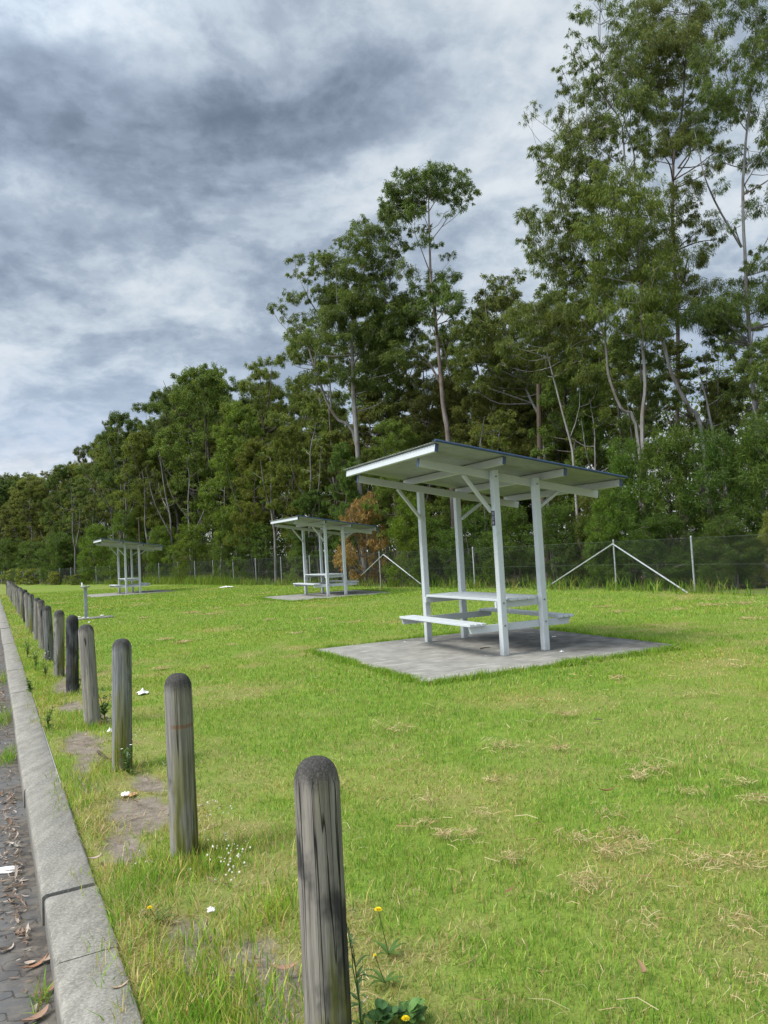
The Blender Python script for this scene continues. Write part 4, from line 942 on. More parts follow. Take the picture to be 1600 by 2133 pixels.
# ---- the trees one can tell apart, drawn from the photograph at their own distances
def hero(name, D, trunks, clumps, seed, label, bark=None, cat='tree', group='tall gum trees behind the fence', dj=1.3, tint=(1, 1, 1), btint=(1, 1, 1), base_px=None, cs=1.0, fillin=1, tr_scale=1.0, **kw):
    """trunks: (pixel points, r0, r1); clumps: (px, py, rx[, ry[, density]]) in photo pixels; D metres in front"""
    rng = np.random.default_rng(seed); s = D/CAM_F; b = base_px or trunks[0][0][0]; g = at(b[0], b[1], D); base = np.array([g[0], D, 0.0]); TR = []
    for k, (pts, r0, r1) in enumerate(trunks):
        off = 0; P = []
        for j, (px, py) in enumerate(pts):
            if k and j: off += rng.normal(0, .35)
            P.append(at(px, py, D+off)-base)
        if k == 0: P = [np.array([P[0][0]-(P[1][0]-P[0][0])*.2, 0, -.2])]+P if P[0][2] > .5 else P
        TR.append((P, r0*tr_scale, r1*tr_scale))
    CL = []
    more = []
    for c in clumps:                                   # lesser clumps beside the larger ones
        if c[2] >= 26:
            for k in range(fillin): a = rng.uniform(0, 2*PI); more.append((c[0]+math.cos(a)*c[2]*1.15, c[1]+math.sin(a)*c[2]*.8, c[2]*rng.uniform(.4, .7), 0, c[4] if len(c) > 4 else 1.0))
    for c in list(clumps)+more:
        px, py, rx = c[:3]; rx = rx*cs; ry = c[3]*cs if len(c) > 3 and c[3] else rx*.75; f = c[4] if len(c) > 4 else 1.0
        off = rng.normal(0, dj*.6); CL.append((at(px, py, D+off)-base, (rx*s, rx*s*rng.uniform(.85, 1.15), ry*s), f))
    tm, cm = make_tree_meshes(seed, TR, CL, **kw)
    return plant(name, tuple(base), tm, cm, bark or M_PALE, label, cat, group, tint, btint)

HK = dict(L=.145, W=.021, dens=2900, droop=1.1, cs=1.16, fillin=3, tr_scale=.6)
hero('gum_tree', 26.5, [([(1582, 960), (1572, 850), (1560, 690), (1552, 560), (1547, 430), (1553, 300), (1563, 200), (1572, 90), (1582, -70)], .15, .03),
     ([(1545, 515), (1500, 440), (1470, 370), (1455, 310), (1440, 240)], .07, .012), ([(1556, 575), (1588, 515), (1630, 440)], .05, .02), ([(1551, 385), (1585, 330), (1625, 265)], .045, .015), ([(1556, 250), (1520, 180), (1500, 110)], .04, .012)],
     [(1545, 130, 50, 36), (1592, 160, 42), (1530, 25, 45, 30), (1600, 40, 45), (1522, 205, 38, 30), (1580, 235, 42, 34), (1490, 185, 34, 26), (1605, 330, 42, 32), (1592, 425, 44, 32), (1480, 262, 34, 26), (1560, 640, 58, 40), (1500, 650, 66, 44), (1450, 660, 44, 34), (1620, 620, 50), (1640, 260, 50), (1640, 100, 55), (1520, 320, 26, 18, .6), (1500, 390, 24, 18, .5), (1590, 545, 34, 26), (1555, -50, 60, 40), (1470, 110, 36, 26, .8), (1530, 470, 22, 16, .5)],
     101, 'tall pale trunked gum at the right edge with a forked white limb', **HK)
hero('gum_tree', 29.5, [([(1412, 900), (1412, 780), (1410, 640), (1405, 500), (1405, 400), (1409, 320), (1425, 230), (1432, 120), (1440, 0), (1444, -60)], .16, .03),
     ([(1413, 350), (1440, 315), (1475, 285), (1500, 250)], .06, .02), ([(1431, 215), (1460, 150), (1478, 85)], .05, .015), ([(1408, 330), (1375, 250), (1352, 160)], .05, .015)],
     [(1420, 45, 64, 34), (1378, 70, 46, 32), (1462, 60, 40, 30), (1352, 90, 46, 34), (1400, 120, 62, 36), (1450, 140, 42, 34), (1330, 125, 36), (1302, 150, 40, 34), (1385, 180, 48, 36), (1410, 275, 44, 54, 1.6), (1365, 305, 38, 36, 1.2), (1440, 300, 34, 30), (1400, 228, 36, 28), (1482, 232, 44, 28), (1432, 395, 34, 28), (1398, 430, 44, 36), (1382, 500, 50, 40, 1.2), (1432, 535, 46, 40, 1.2), (1350, 560, 44, 36), (1470, 470, 40, 28), (1500, 330, 34, 22), (1390, -20, 60, 34), (1330, 60, 34, 24, .8), (1460, 600, 40, 34), (1400, 600, 50, 40)],
     102, 'tallest straight dark trunked gum with leafy growth round its upper trunk', M_BROWN, btint=(1.3, 1.3, 1.3), **HK)
hero('gum_tree', 25.0, [([(1462, 900), (1434, 847), (1401, 783), (1384, 725), (1367, 665), (1354, 617), (1338, 520), (1328, 470), (1322, 405), (1301, 345), (1293, 253), (1262, 203), (1252, 140), (1250, 40), (1253, -40)], .12, .018),
     ([(1322, 405), (1320, 314), (1300, 250), (1297, 170), (1303, 90)], .05, .012), ([(1320, 314), (1335, 230), (1340, 190)], .04, .012), ([(1301, 345), (1262, 318), (1235, 300)], .035, .012)],
     [(1252, 18, 38, 26, .6), (1214, 42, 24, 16, .5), (1280, 30, 26, 18, .5), (1306, 45, 34, 22, .6), (1222, 96, 24, 18, .6), (1262, 92, 30, 22, .7), (1310, 95, 30, 22, .7), (1194, 62, 18, 14, .5), (1240, 140, 28, 22, .8), (1290, 120, 34, 26, .8), (1276, 200, 44, 36), (1240, 172, 26, 20, .8), (1312, 212, 40, 28), (1350, 222, 34, 26), (1300, 275, 34, 26), (1260, 260, 28, 22), (1335, 295, 26, 22, .8), (1330, 180, 32, 24, .8), (1275, -30, 40, 26, .6)],
     103, 'slim curved pale trunk gum with thin leaves at the top left of the tall group', **HK)
hero('gum_tree', 26.0, [([(1327, 897), (1296, 854), (1279, 817), (1266, 783), (1262, 746), (1259, 712), (1259, 655), (1257, 590), (1231, 470), (1227, 380), (1223, 285), (1219, 200), (1212, 130)], .11, .012),
     ([(1259, 700), (1242, 661), (1225, 624), (1200, 560), (1188, 500), (1170, 430), (1160, 385), (1130, 340), (1108, 270)], .055, .008), ([(1200, 560), (1150, 540), (1115, 500)], .03, .01), ([(1188, 500), (1165, 395), (1178, 300), (1190, 180)], .03, .008)],
     [(1190, 112, 24, 18, .6), (1172, 148, 22, 16, .6), (1208, 132, 22, 16, .7), (1205, 188, 30, 28, .9), (1172, 178, 18, 14, .6), (1113, 222, 16, 12, .5), (1093, 250, 12, 10, .5), (1106, 240, 10, 8, .5), (1202, 250, 44, 32), (1166, 308, 38, 28), (1216, 308, 46, 32), (1250, 322, 34, 28), (1150, 350, 30, 22), (1202, 368, 48, 34), (1242, 270, 30, 24), (1252, 385, 38, 30), (1166, 402, 36, 26), (1212, 420, 40, 30), (1130, 460, 34, 26), (1172, 452, 34, 26), (1122, 492, 30, 24), (1152, 512, 42, 30), (1204, 502, 48, 36), (1110, 535, 24, 18, .8), (1142, 562, 36, 26), (1182, 572, 46, 34), (1226, 562, 40, 32), (1258, 530, 36, 30), (1240, 640, 40, 34), (1280, 600, 40, 30)],
     104, 'leaning gum of many small leaf clumps on the left side of the tall group', **HK)
hero('gum_tree', 23.8, [([(1338, 905), (1345, 800), (1340, 700), (1335, 560), (1326, 450), (1315, 385)], .11, .03), ([(1335, 560), (1295, 490), (1270, 430)], .05, .015), ([(1338, 640), (1372, 560), (1385, 500)], .05, .015)],
     [(1290, 382, 56, 34, 1.3), (1338, 392, 48, 30, 1.3), (1244, 412, 38, 28, 1.1), (1262, 446, 50, 34, 1.2), (1312, 440, 58, 38, 1.3), (1350, 452, 42, 32, 1.1), (1282, 500, 58, 40, 1.3), (1332, 520, 58, 40, 1.3), (1292, 565, 56, 40, 1.3), (1358, 560, 44, 36, 1.2), (1254, 610, 44, 34, 1.2), (1322, 620, 58, 40, 1.3), (1380, 620, 46, 36, 1.2), (1300, 680, 50, 36, 1.2), (1362, 690, 46, 36, 1.2)],
     105, 'broad gum with sunlit yellow green crown in the middle of the tall group', tint=(1.15, 1.12, .95), **{**HK, 'dens': 2000})
hero('gum_tree', 28, [([(1195, 972), (1188, 921), (1168, 847), (1155, 796), (1141, 739), (1128, 685), (1111, 634)], .085, .02), ([(1186, 915), (1205, 860), (1206, 800), (1190, 760)], .035, .012)],
     [(1085, 662, 40, 32, 1.2), (1130, 640, 44, 30, 1.2), (1162, 680, 44, 36, 1.2), (1100, 705, 42, 34, 1.2), (1150, 745, 40, 34, 1.2), (1192, 722, 40, 34, 1.2), (1215, 780, 36, 30), (1075, 740, 36, 30), (1210, 660, 36, 30)],
     106, 'slender white leaning trunk rising behind the near shelter roof', btint=(1.25, 1.25, 1.25), **HK)
HM = dict(L=.15, W=.030, dens=2500, droop=.8, cs=1.1, fillin=2, tr_scale=.7)
hero('gum_tree', 34, [([(935, 925), (925, 853), (921, 802), (915, 735), (909, 667), (904, 617), (899, 583), (896, 516), (894, 472), (893, 430), (893, 395)], .17, .03),
     ([(920, 801), (888, 748), (857, 740)], .06, .02), ([(921, 806), (900, 770), (882, 752)], .05, .02), ([(896, 505), (908, 488), (928, 462), (942, 435), (958, 410)], .04, .012), ([(899, 575), (885, 540), (870, 500), (854, 465), (840, 440)], .04, .01), ([(895, 480), (880, 440), (868, 400)], .03, .01), ([(894, 440), (912, 410), (925, 385)], .03, .01), ([(901, 600), (920, 565), (940, 540)], .02, .006)],
     [(830, 388, 36, 24), (868, 374, 36, 22), (905, 364, 44, 20), (940, 374, 32, 20), (964, 388, 26, 18), (945, 404, 32, 18), (895, 392, 40, 20, .8), (856, 408, 40, 24, 1.2), (824, 418, 32, 22, 1.2), (808, 442, 26, 18), (842, 446, 36, 18), (866, 428, 30, 16), (980, 418, 12, 12, .7), (888, 498, 26, 14, .8), (906, 508, 18, 12, .7), (858, 480, 22, 14, .5), (942, 534, 16, 9, .6), (925, 536, 12, 8, .5), (930, 440, 20, 10, .4), (880, 600, 36, 26, 1.2), (922, 608, 42, 26, 1.3), (945, 628, 28, 28, 1.2), (952, 660, 22, 24), (900, 638, 38, 26, 1.2), (930, 690, 18, 22, .7), (958, 700, 14, 16, .6)],
     111, 'tall gum with a small airy crown standing highest in the middle of the treeline', btint=(.85, .75, .72), **HM)
hero('gum_tree', 36, [([(745, 935), (738, 840), (735, 760), (733, 690), (742, 620), (765, 540), (775, 500)], .19, .04), ([(735, 760), (780, 690), (810, 600), (815, 520)], .08, .02), ([(737, 700), (705, 640), (700, 570)], .06, .02), ([(738, 800), (790, 760), (840, 690)], .06, .02)],
     [(760, 490, 42, 22), (800, 482, 36, 18), (730, 502, 28, 18), (770, 520, 48, 26), (820, 512, 30, 18), (700, 542, 32, 26), (742, 560, 48, 28), (792, 562, 46, 28), (720, 602, 44, 30, 1.3), (690, 622, 38, 30), (762, 620, 56, 32, 1.5), (812, 622, 46, 32, 1.3), (850, 642, 46, 36, 1.5), (702, 662, 46, 34, 1.3), (752, 682, 56, 36, 1.5), (802, 692, 56, 36, 1.5), (850, 694, 44, 34, 1.5), (782, 742, 46, 34, 1.5), (832, 742, 40, 34, 1.4), (742, 790, 40, 30, 1.2), (802, 798, 36, 28), (838, 562, 34, 24, .8), (660, 700, 34, 28), (690, 720, 36, 28)],
     112, 'massive dark gum with drooping crown left of the tallest middle tree', **HM)
hero('gum_tree', 37.5, [([(742, 925), (702, 873), (682, 840), (655, 765), (638, 711), (625, 690)], .13, .05), ([(690, 850), (685, 760), (680, 694), (661, 654), (645, 627), (618, 566), (614, 545)], .075, .015), ([(632, 715), (604, 694), (577, 664), (570, 645)], .035, .01), ([(655, 765), (668, 640), (678, 560), (680, 530)], .05, .012)],
     [(614, 540, 22, 13), (612, 572, 16, 14), (640, 578, 20, 15), (616, 620, 24, 18), (640, 618, 18, 16), (578, 640, 20, 16), (604, 662, 20, 15), (626, 690, 24, 20), (650, 660, 24, 18), (680, 530, 20, 18), (668, 562, 24, 20), (692, 572, 24, 20), (640, 722, 30, 18), (672, 722, 28, 20), (600, 738, 24, 14, .7), (655, 600, 18, 14), (680, 620, 24, 18), (595, 610, 10, 8, .6), (700, 770, 34, 24), (660, 790, 30, 22)],
     113, 'gum spreading bare white limbs leftward with separate leaf tufts', **HM)
hero('gum_tree', 33, [([(1130, 905), (1105, 830), (1075, 760), (1055, 690), (1048, 620), (1062, 575)], .11, .03), ([(1065, 735), (1020, 690), (1008, 600)], .05, .012)],
     [(1076, 574, 24, 14), (1042, 590, 24, 16), (1010, 580, 18, 12, .7), (1060, 612, 30, 20), (1022, 640, 34, 26), (1082, 642, 38, 28, 1.2), (1050, 682, 40, 30, 1.3), (1000, 682, 34, 28, 1.2), (1012, 740, 40, 30, 1.3), (1062, 745, 44, 32, 1.3), (972, 752, 30, 24), (965, 800, 30, 24), (1020, 800, 40, 30, 1.2), (1100, 800, 40, 30)],
     114, 'bushy gum between the tallest middle tree and the right hand group', **HM)

# ---- a library of kinds
def gum_spec(seed, h, clear=.42, spread=.17, n=17, cr=.085):
    rng = np.random.default_rng(seed); lean = rng.normal(0, .05*h, 2); tr = []
    P = [np.array([lean[0]*t**1.6+rng.normal(0, .006*h), lean[1]*t**1.6+rng.normal(0, .006*h), h*.93*t]) for t in np.linspace(0, 1, 7)]; P[0] = np.array([0, 0, -.2]); tr.append((P, .0105*h, .02))
    for k in range(rng.integers(2, 4)):
        i = rng.integers(2, 5); a = rng.uniform(0, 2*PI); o = np.array([math.cos(a), math.sin(a), 0])*spread*h; e = np.array([*(P[i][:2]), 0])+o+np.array([0, 0, h*rng.uniform(.68, .95)]); tr.append(([P[i], (P[i]+e)/2+o*.18, e], .0055*h, .012))
    cl = []
    for k in range(n):
        z = clear+(1-clear)*(k+.5)/n*.98; prof = math.sin(PI*min(1, (z-clear)/(1-clear)*.78+.2))**.7; a = k*2.4+rng.normal(0, .5); rr = spread*h*prof*rng.uniform(.25, 1.05); c = np.array([lean[0]*z**1.6+math.cos(a)*rr, lean[1]*z**1.6+math.sin(a)*rr, z*h*.97]); s = cr*h*rng.uniform(.7, 1.25); cl.append((c, (s, s*rng.uniform(.85, 1.15), s*rng.uniform(.5, .75)), 1))
    return tr, cl
def bush_spec(seed, h, n=20, wide=.30, low=.12, stems=3, cr=.17):
    rng = np.random.default_rng(seed); tr = []
    for k in range(stems): a = rng.uniform(0, 2*PI); o = np.array([math.cos(a), math.sin(a), 0])*wide*h*.4; tr.append(([np.array([o[0]*.15, o[1]*.15, -.1]), o*.45+np.array([0, 0, h*.4]), o+np.array([0, 0, h*.85])], .012*h, .012))
    cl = []
    for k in range(n):
        z = low+(1-low)*(k+.5)/n; prof = math.sin(PI*min(1, .22+.74*z))**.6; a = k*2.4+rng.normal(0, .6); rr = wide*h*prof*rng.uniform(.2, 1.0); s = cr*h*rng.uniform(.7, 1.2); cl.append((np.array([math.cos(a)*rr, math.sin(a)*rr, h*(z-.06)]), (s, s, s*rng.uniform(.6, .85)), 1))
    return tr, cl
LIB = {}
def lib(kind, spec, h, bark, **kw):
    tr, cl = spec; tm, cm = make_tree_meshes(kw.pop('seed'), tr, cl, **kw); LIB.setdefault(kind, []).append([tm, cm, h, bark, None])
for i in range(4): lib('gum', gum_spec(200+i, 16, .40, .16, 27, .062), 16, M_PALE if i % 2 else M_BROWN, seed=300+i, L=.18, W=.042, dens=1900, droop=.8, flat=.4, tufts=15)
for i in range(3): lib('dense', gum_spec(220+i, 13, .25, .20, 38, .082), 13, M_BROWN, seed=320+i, L=.18, W=.044, dens=1800, droop=.7, flat=.4, tufts=18)
for i in range(3): lib('bush', bush_spec(240+i, 4.2), 4.2, M_BROWN, seed=340+i, L=.15, W=.019, dens=2900, droop=.1, out=.7, flat=.9, tufts=40)
for i in range(2): lib('umbrella', gum_spec(260+i, 16, .55, .21, 22, .072), 16, M_PALE, seed=360+i, L=.18, W=.042, dens=2000, droop=.6, tufts=16, flat=.3)
for i in range(2):
    tr, cl = gum_spec(280+i, 11, .5, .16, 12, .05); lib('bare', (tr, [(c, np.array(r)*.45, .5) for c, r, f in cl]), 11, M_PALE, seed=380+i, L=.22, W=.05, dens=260)
FILL_LABEL = {'gum': 'slender open crowned gum tree in the wood behind the fence', 'dense': 'dense dark crowned tree in the wood behind the fence', 'umbrella': 'gum with flat spreading top in the wood behind the fence',
              'bush': 'leafy green shrub in the thicket behind the fence', 'bare': 'thin nearly leafless pale tree in the wood behind the fence'}
CATS = {'bush': 'shrub'}; NAMES = {'gum': 'gum_tree', 'dense': 'dense_tree', 'umbrella': 'umbrella_gum', 'bush': 'shrub', 'bare': 'bare_tree'}
def put(kind, x, y, h, rng, label=None, tint=None, k=None, wide=1.0, group=None):
    L_ = LIB[kind]; k = rng.integers(len(L_)) if k is None else k; e = L_[k]; s = h/e[2]; v = rng.uniform(.8, 1.2)
    v = v**1.6; tint = tint or (v*rng.uniform(.92, 1.2), v, v*rng.uniform(.8, 1.1)); b = rng.uniform(.7, 1.25); bt = (b, b, b); lab = label or FILL_LABEL[kind]; grp = group or (FILL_LABEL[kind].split(' in the')[0].replace(' among its neighbours', '')+'s of the wood')
    rz = rng.uniform(0, 2*PI); sc_ = (s*wide*rng.uniform(.9, 1.12), s*wide*rng.uniform(.9, 1.12), s)
    if e[4] is None: e[4] = plant(NAMES[kind], (x, y, 0), e[0], e[1], e[3], lab, CATS.get(kind, 'tree'), grp, tint, bt, rz, sc_); return e[4]
    return copy_tree(e[4], (x, y, 0), rz, sc_, lab, grp, tint, bt)
SKY = np.array([(-400, 1010), (0, 985), (60, 972), (110, 978), (170, 955), (185, 925), (215, 882), (250, 852), (300, 862), (325, 815), (345, 800), (375, 812), (392, 775), (430, 755), (480, 742), (540, 735), (580, 740), (620, 770), (700, 720), (780, 700), (860, 720), (930, 770), (1000, 690), (1080, 670), (1200, 600), (1300, 560), (1400, 520), (1500, 540), (1600, 560), (2000, 500)], float)
def sky_h(x, y):
    """how tall a tree at (x, y) may be before it tops the photograph's treeline"""
    px, _ = to_px((x, y, 1.5)); top = np.interp(px, SKY[:, 0], SKY[:, 1])
    lo, hi = 0.0, 60.0
    for _ in range(24):
        m = (lo+hi)/2; q = to_px((x, y, m))
        if q[1] > top: lo = m
        else: hi = m
    return lo, px
def at_px(px, D): g = at(px, 1150, D); return g[0], D

# named trees and shrubs of the middle and left, each by its own place
rngN = np.random.default_rng(9)
_fs = np.arange(0, _cum[-1], .5); _fp = np.array([fence_pt(v) for v in _fs]); _fx = np.array([to_px((p[0], p[1], .7))[0] for p in _fp]); _ok = _fp[:, 1] > 12
def fence_D(px): o = np.argsort(_fx[_ok]); return float(np.interp(px, _fx[_ok][o], _fp[_ok][:, 1][o]))
def named(kind, px, D, top, label, tint=None, k=None, wide=1.0, group=None):
    D = max(D, fence_D(px)+(1.3 if kind == 'bush' else 2.2))
    if group == SG: tint = tuple(np.array(tint)*(.74 if px > 800 else .85))
    x, y = at_px(px, D); q = at(px, top, D); h = q[2]; x = q[0]; return put(kind, x, y, h, rngN, label, tint, k, wide, group)
LG = 'trees standing out along the treeline'; SG = 'shrubs standing out along the fence'
named('dense', 490, 46, 832, 'dense bright green tree with a rounded crown, left of the middle shelter', (1.05, 1.25, .8), 0, .85, LG)
named('umbrella', 250, 68, 850, 'dark flat topped gum on the falling skyline at left', (.85, .9, .9), 0, .8, LG)
named('umbrella', 355, 60, 796, 'spreading gum with bare gaps under its crown on the left skyline', (1, 1, 1), 1, .8, LG)
named('dense', 430, 55, 756, 'broad high crown at the top of the left treeline', (1.15, 1.1, .8), 1, .9, LG)
named('gum', 535, 50, 733, 'open light crowned gum on the skyline left of the white limbed tree', (1.25, 1.2, 1), 0, .8, LG)
named('gum', 480, 58, 742, 'thin gum at the skyline beside the broad high crown', (1.15, 1.15, 1), 1, .7, LG)
named('dense', 300, 60, 885, 'rounded olive crown below the left skyline', (1.2, 1.1, .75), 2, .9, LG)
named('dense', 600, 42, 880, 'olive tree with dark bare branches above the middle shelter', (1.1, 1.0, .7), 1, .9, LG)
named('dense', 520, 44, 905, 'pale olive crown left of the middle shelter', (1.25, 1.12, .8), 2, .8, LG)
named('dense', 130, 82, 965, 'low dark tree where the left treeline drops', (.9, .95, .9), 0, .9, LG)
for i, (px, D, tp, kd) in enumerate(((8, 118, 985, 'gum'), (30, 112, 992, 'dense'), (55, 108, 975, 'gum'), (85, 104, 985, 'dense'), (108, 98, 975, 'gum'), (150, 92, 960, 'umbrella'), (-20, 120, 990, 'dense'), (70, 100, 1040, 'dense'), (20, 104, 1045, 'dense'), (120, 92, 1030, 'dense'), (165, 86, 1010, 'dense'))):
    named(kd, px, D, tp, FILL_LABEL[kd].replace('in the wood', 'at the far left end of the wood'), None, i % 2, 1.25, 'trees at the far left end of the wood')
named('bare', 190, 76, 985, 'bare pale stems poking from the left treeline', None, 0, 1.0, LG)
for px, D, tp, kd, lb in ((870, 42, 690, 'gum', 'gum filling the gap just left of the tallest middle trunk'), (965, 43, 650, 'gum', 'open gum right of the tallest middle trunk'), (1015, 40, 625, 'gum', 'feathery gum between the middle trees and the right hand group'),
                          (690, 46, 660, 'gum', 'gum behind the white limbed tree'), (800, 45, 650, 'dense', 'dark crown behind the massive drooping gum'), (1090, 38, 590, 'gum', 'ragged gum just left of the tall right hand group'), (930, 38, 770, 'dense', 'dark mid height tree behind the tallest middle trunk'), (1010, 36, 780, 'dense', 'mid height tree above the near shelter roof ridge'), (1160, 36, 640, 'gum', 'gum behind the slender white leaning trunk'), (1230, 36, 560, 'gum', 'gum in the back of the tall right hand group')):
    named(kd, px, D, tp, lb, None, None, .95, LG)
for px, D, tp, k_, lb in ((235, 60, 930, 0, 'thin pale forked stem left of the farthest shelter roof'), (262, 57, 940, 1, 'pale twin stems directly above the farthest shelter'), (385, 50, 930, 1, 'grey leaning stems right of the farthest shelter'), (450, 46, 960, 0, 'slender pale stem in front of olive crowns'), (560, 41, 900, 1, 'grey branching stems left of the middle shelter roof'), (625, 38, 860, 0, 'pale thin stem above the middle shelter roof'), (150, 70, 990, 1, 'pale stems near the left end of the wood'), (990, 30.5, 850, 0, 'thin grey stem rising over the near shelter roof'), (1230, 28, 800, 1, 'thin grey stem right of the near shelter roof'), (1500, 25.5, 720, 0, 'thin bare stem among the right hand wattles')):
    named('bare', px, D, tp, lb, None, k_, 1.0, LG)
named('bare', 300, 58, 965, 'leafless grey tree above the farthest shelter', None, 1, 1.0, LG)
named('bare', 352, 55, 905, 'tall dead white stem right of the farthest shelter', None, 0, .9, LG)
named('dense', 715, 31.5, 918, 'round dark green small tree behind the middle shelter roof', (.75, .98, .75), 0, .75, LG)
named('dense', 820, 33, 868, 'rounded leafy tree at the left of the near shelter roof', (1.1, 1.15, .8), 1, .8, LG)
named('dense', 655, 39, 1010, 'dark green shrubby tree beside the brown dead bush', (.8, .98, .75), 2, 1.2, SG)
named('bush', 850, 28.5, 1035, 'yellow green feathery wattle left of the near shelter posts', (1.45, 1.6, .75), 0, 1.0, SG)
named('bush', 905, 28.5, 1075, 'dark green wattle shrub behind the near shelter posts', (.95, 1.2, .75), 1, 1.25, SG)
named('bush', 980, 27.5, 1050, 'deep green shrub seen between the near shelter posts', (.85, 1.1, .75), 2, 1.2, SG)
named('bush', 1070, 26.3, 1055, 'fine leaved green shrub right of the near shelter front post', (.85, 1.08, .72), 0, 1.25, SG)
named('bush', 1150, 25.5, 1045, 'dark shrub under the low end of the near shelter roof', (.8, 1.02, .75), 1, 1.1, SG)
named('bush', 1215, 24.8, 1075, 'small dark shrub left of the large wattles', (.75, .95, .7), 2, 1.1, SG)
named('bush', 1300, 23.8, 920, 'large light green wattle behind the braced fence post', (1.15, 1.35, .85), 0, .72, SG)
named('bush', 1390, 23.3, 885, 'tall narrow leaved wattle in the middle of the right hand thicket', (.95, 1.2, .85), 1, .78, SG)
named('bush', 1490, 22.4, 890, 'grey green wattle right of the tall narrow leaved wattle', (.95, 1.2, .95), 2, .78, SG)
named('bush', 1590, 21.5, 870, 'dark wattle at the right edge of the picture', (.85, 1.08, .8), 0, .8, SG)
named('bush', 1255, 23.5, 1030, 'pale green low wattle spilling over the fence', (1.3, 1.5, .9), 2, .9, SG)
named('bush', 1370, 22.0, 1070, 'low dark shrub behind the fence mesh at right', (.7, .9, .65), 1, 1.5, SG)
named('bush', 1520, 20.3, 1075, 'low shrub behind the last fence post at right', (.75, .92, .7), 0, 1.4, SG)
named('bush', 470, 45.5, 1098, 'grey green shrub left of the middle shelter', (.95, 1.15, .9), 0, 1.2, SG)
named('bush', 530, 43.5, 1085, 'dark leafy shrub just left of the middle shelter roof', (.9, 1.1, .9), 1, 1.3, SG)
named('bush', 400, 50, 1090, 'yellow green shrub right of the farthest shelter', (1.3, 1.4, .85), 2, 1.2, SG)
named('bush', 335, 55, 1095, 'green shrub behind the farthest shelter roof', (1.1, 1.3, .8), 0, 1.3, SG)
named('bush', 265, 59, 1062, 'dark vine covered shrub above the farthest shelter', (.9, 1.15, .75), 1, 1.0, SG)
named('bush', 200, 64, 1090, 'bright feathery wattle left of the farthest shelter', (1.15, 1.4, .75), 2, 1.2, SG)
named('bush', 130, 72, 1110, 'dark rounded shrub behind the drinking fountain', (.85, 1.05, .85), 0, 1.5, SG)
named('bush', 70, 80, 1125, 'grey green shrub at the far left above the bollards', (.9, 1.1, .85), 1, 1.5, SG)
named('bush', 15, 90, 1120, 'shrub at the left picture edge behind the sign pole', (.9, 1.1, .8), 2, 1.4, SG)

# the dead brown bush, the vine on the far fence, the dark burnt stump
tr, cl = bush_spec(500, 3.3, 22, .42, .1, 4, .17)
tm, cm = make_tree_meshes(501, tr, cl, L=.14, W=.022, dens=2600, droop=.9, out=.3, tint=(2.5, 1.2, 1.9), flat=.9)
DD = fence_D(750)+.9; q = at(750, 1030, DD); plant('dead_bush', (q[0], DD, 0), tm, cm, M_BROWN, 'rusty brown dead bush behind the middle shelter', 'shrub', None, scale=(1, 1, q[2]/3.3))
tr, cl = bush_spec(510, 1.7, 14, .9, .1, 3, .40)
tm, cm = make_tree_meshes(511, tr, [(c, np.array(r)*np.array([1, 1, .8]), 1) for c, r, f in cl], L=.15, W=.07, dens=620, droop=.6, flat=.9)
vine0 = None
for px, D, top, lab, tn in ((75, 74, 1183, 'brownish vine heaped over the fence at the left end', (1.5, 1.25, .8)), (115, 68, 1190, 'tangled vine on the fence behind the drinking fountain', (1.35, 1.2, .8)), (160, 63.5, 1195, 'low dull vine on the fence left of the farthest shelter', (1.25, 1.05, .75)), (30, 82, 1183, 'pale dry vine where the fence meets the bollards', (1.7, 1.4, 1.0))):
    q = at(px, top, D); s = q[2]/1.75
    if vine0 is None: vine0 = plant('vine_thicket', (q[0], D, 0), tm, cm, M_BROWN, lab, 'vine', 'vine thickets on the far fence', tn, scale=(s*1.5, s, s))
    else: copy_tree(vine0, (q[0], D, 0), px*.1, (s*1.5, s, s), lab, 'vine thickets on the far fence', tn, (1, 1, 1))
for px, D, y0, y1, r, lab in ((1125, 31, 960, 800, .12, 'black burnt trunk behind the near shelter roof'), (292, 54, 1130, 1080, .07, 'short black stump above the farthest shelter roof'), (817, 36, 925, 872, .10, 'black charred trunk left of the near shelter ridge')):
    a = at(px, y0, D); b = at(px-3, y1, D); m = MB(); m.tube([np.array([0, 0, -.1]), np.array([0, 0, a[2]]), np.array([b[0]-a[0], 0, b[2]])], [r*1.1, r, r*.75], 9); o = m.build('burnt_trunk', M_STICK, None, True); o.location = (a[0], D, 0); o.data.materials[0] = M_STICK; tag(o, lab, 'tree trunk')

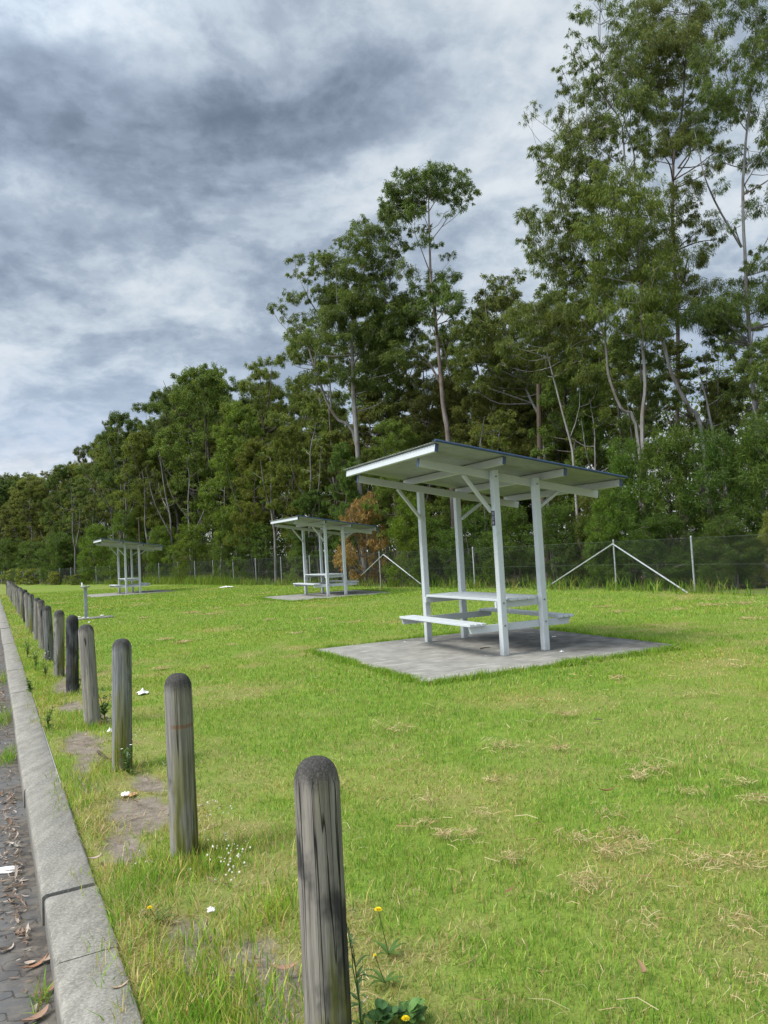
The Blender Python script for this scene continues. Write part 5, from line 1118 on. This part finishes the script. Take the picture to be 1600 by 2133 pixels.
# ---- the rest of the wood
def fill():
    rng = np.random.default_rng(2024)
    rows = [(2.2, 2.2, 2.7, 'bush', (.55, 1.0)), (5.0, 1.5, 3.6, None, (.62, .92)), (8.5, 2.0, 3.6, None, (.74, .98)), (13.0, 3.0, 4.2, None, (.80, 1.0)), (19, 4, 5.2, None, (.82, 1.0))]
    for off, jit, step, kind, (a, b) in rows:
        s = _cum[1]-7 if off < 12 else _cum[1]-2
        while s < _cum[-1]-2:
            p = fence_pt(s, off+rng.uniform(-jit, jit)*.6); s += step*rng.uniform(.75, 1.3)*(1 if s < 55 else 1.25); hmax, px = sky_h(p[0], p[1])
            if px < -130 or px > 1860: continue
            if kind == 'bush':
                h = min(rng.uniform(1.8, 3.4), hmax*.6)
                if rng.random() < .4 or 690 < px < 800: continue
                put('bush', p[0], p[1], h, rng, wide=rng.uniform(1, 1.4)); continue
            u = rng.random(); kd = 'gum' if u < .5 else 'dense' if u < .78 else 'umbrella' if u < .9 else 'bare'
            h = hmax*rng.uniform(a, b); h = min(h, 21); h *= {'bare': .8, 'dense': .9}.get(kd, 1)
            if px > 560: h = min(h, {5.0: 11, 8.5: 13.5, 13.0: 16}.get(off, 18))*rng.uniform(.8, 1)
            put(kd, p[0], p[1], max(3, h), rng, wide=rng.uniform(.8, 1.05)*(13/h if h > 13 else 1)**.3)
fill()

def far_wood():
    """the depth of the wood, one mass of leaves no one could count"""
    rng = np.random.default_rng(66); n = 330000; s = rng.uniform(_cum[1]-6, _cum[-1]-4, n); off = np.where(rng.random(n) < .26, rng.uniform(10, 19, n), rng.uniform(19, 46, n)); P = np.array([fence_pt(a, b) for a, b in zip(s, off)])
    gs = np.linspace(_cum[1]-6, _cum[-1], 90); go = np.linspace(15, 50, 8); H_ = np.array([[sky_h(*fence_pt(a, b))[0] for b in go] for a in gs])
    i = np.clip(((s-gs[0])/(gs[1]-gs[0])).astype(int), 0, 89); j = np.clip(((off-go[0])/(go[1]-go[0])).astype(int), 0, 7); hm = np.minimum(H_[i, j], 19)
    cr = fbm(s*.33, off*.33, 5, 3); hm = np.where(off < 19, np.minimum(hm, 5.5), hm); hm = hm*(.50+.42*cr); z = hm*rng.random(n)**.85; keep = fbm(s*.5+z*.3, off*.5+z*.45, 15, 2) > .40; P, z = P[keep], z[keep]; n = len(z)
    d = unit(rng.normal(0, 1, (n, 3))+np.array([0, 0, -.5])); sd = unit(np.cross(d, rng.normal(0, 1, (n, 3)))); l = rng.uniform(.22, .42, n)[:, None]; w = l*.36; Q = np.column_stack([P, z]); mid = Q+d*l*.5
    V = np.stack([Q, mid-sd*w/2, Q+d*l, mid+sd*w/2], 1).reshape(-1, 3); c = np.repeat(LEAFC[rng.integers(0, 5, n)]*rng.uniform(.7, 1.1, (n, 1)), 4, 0)
    tag(link_mesh('distant_woodland', np_mesh('distant_woodland', V, [np.arange(4*n).reshape(-1, 4)], False, c), M_LEAF), kind='stuff')
far_wood()
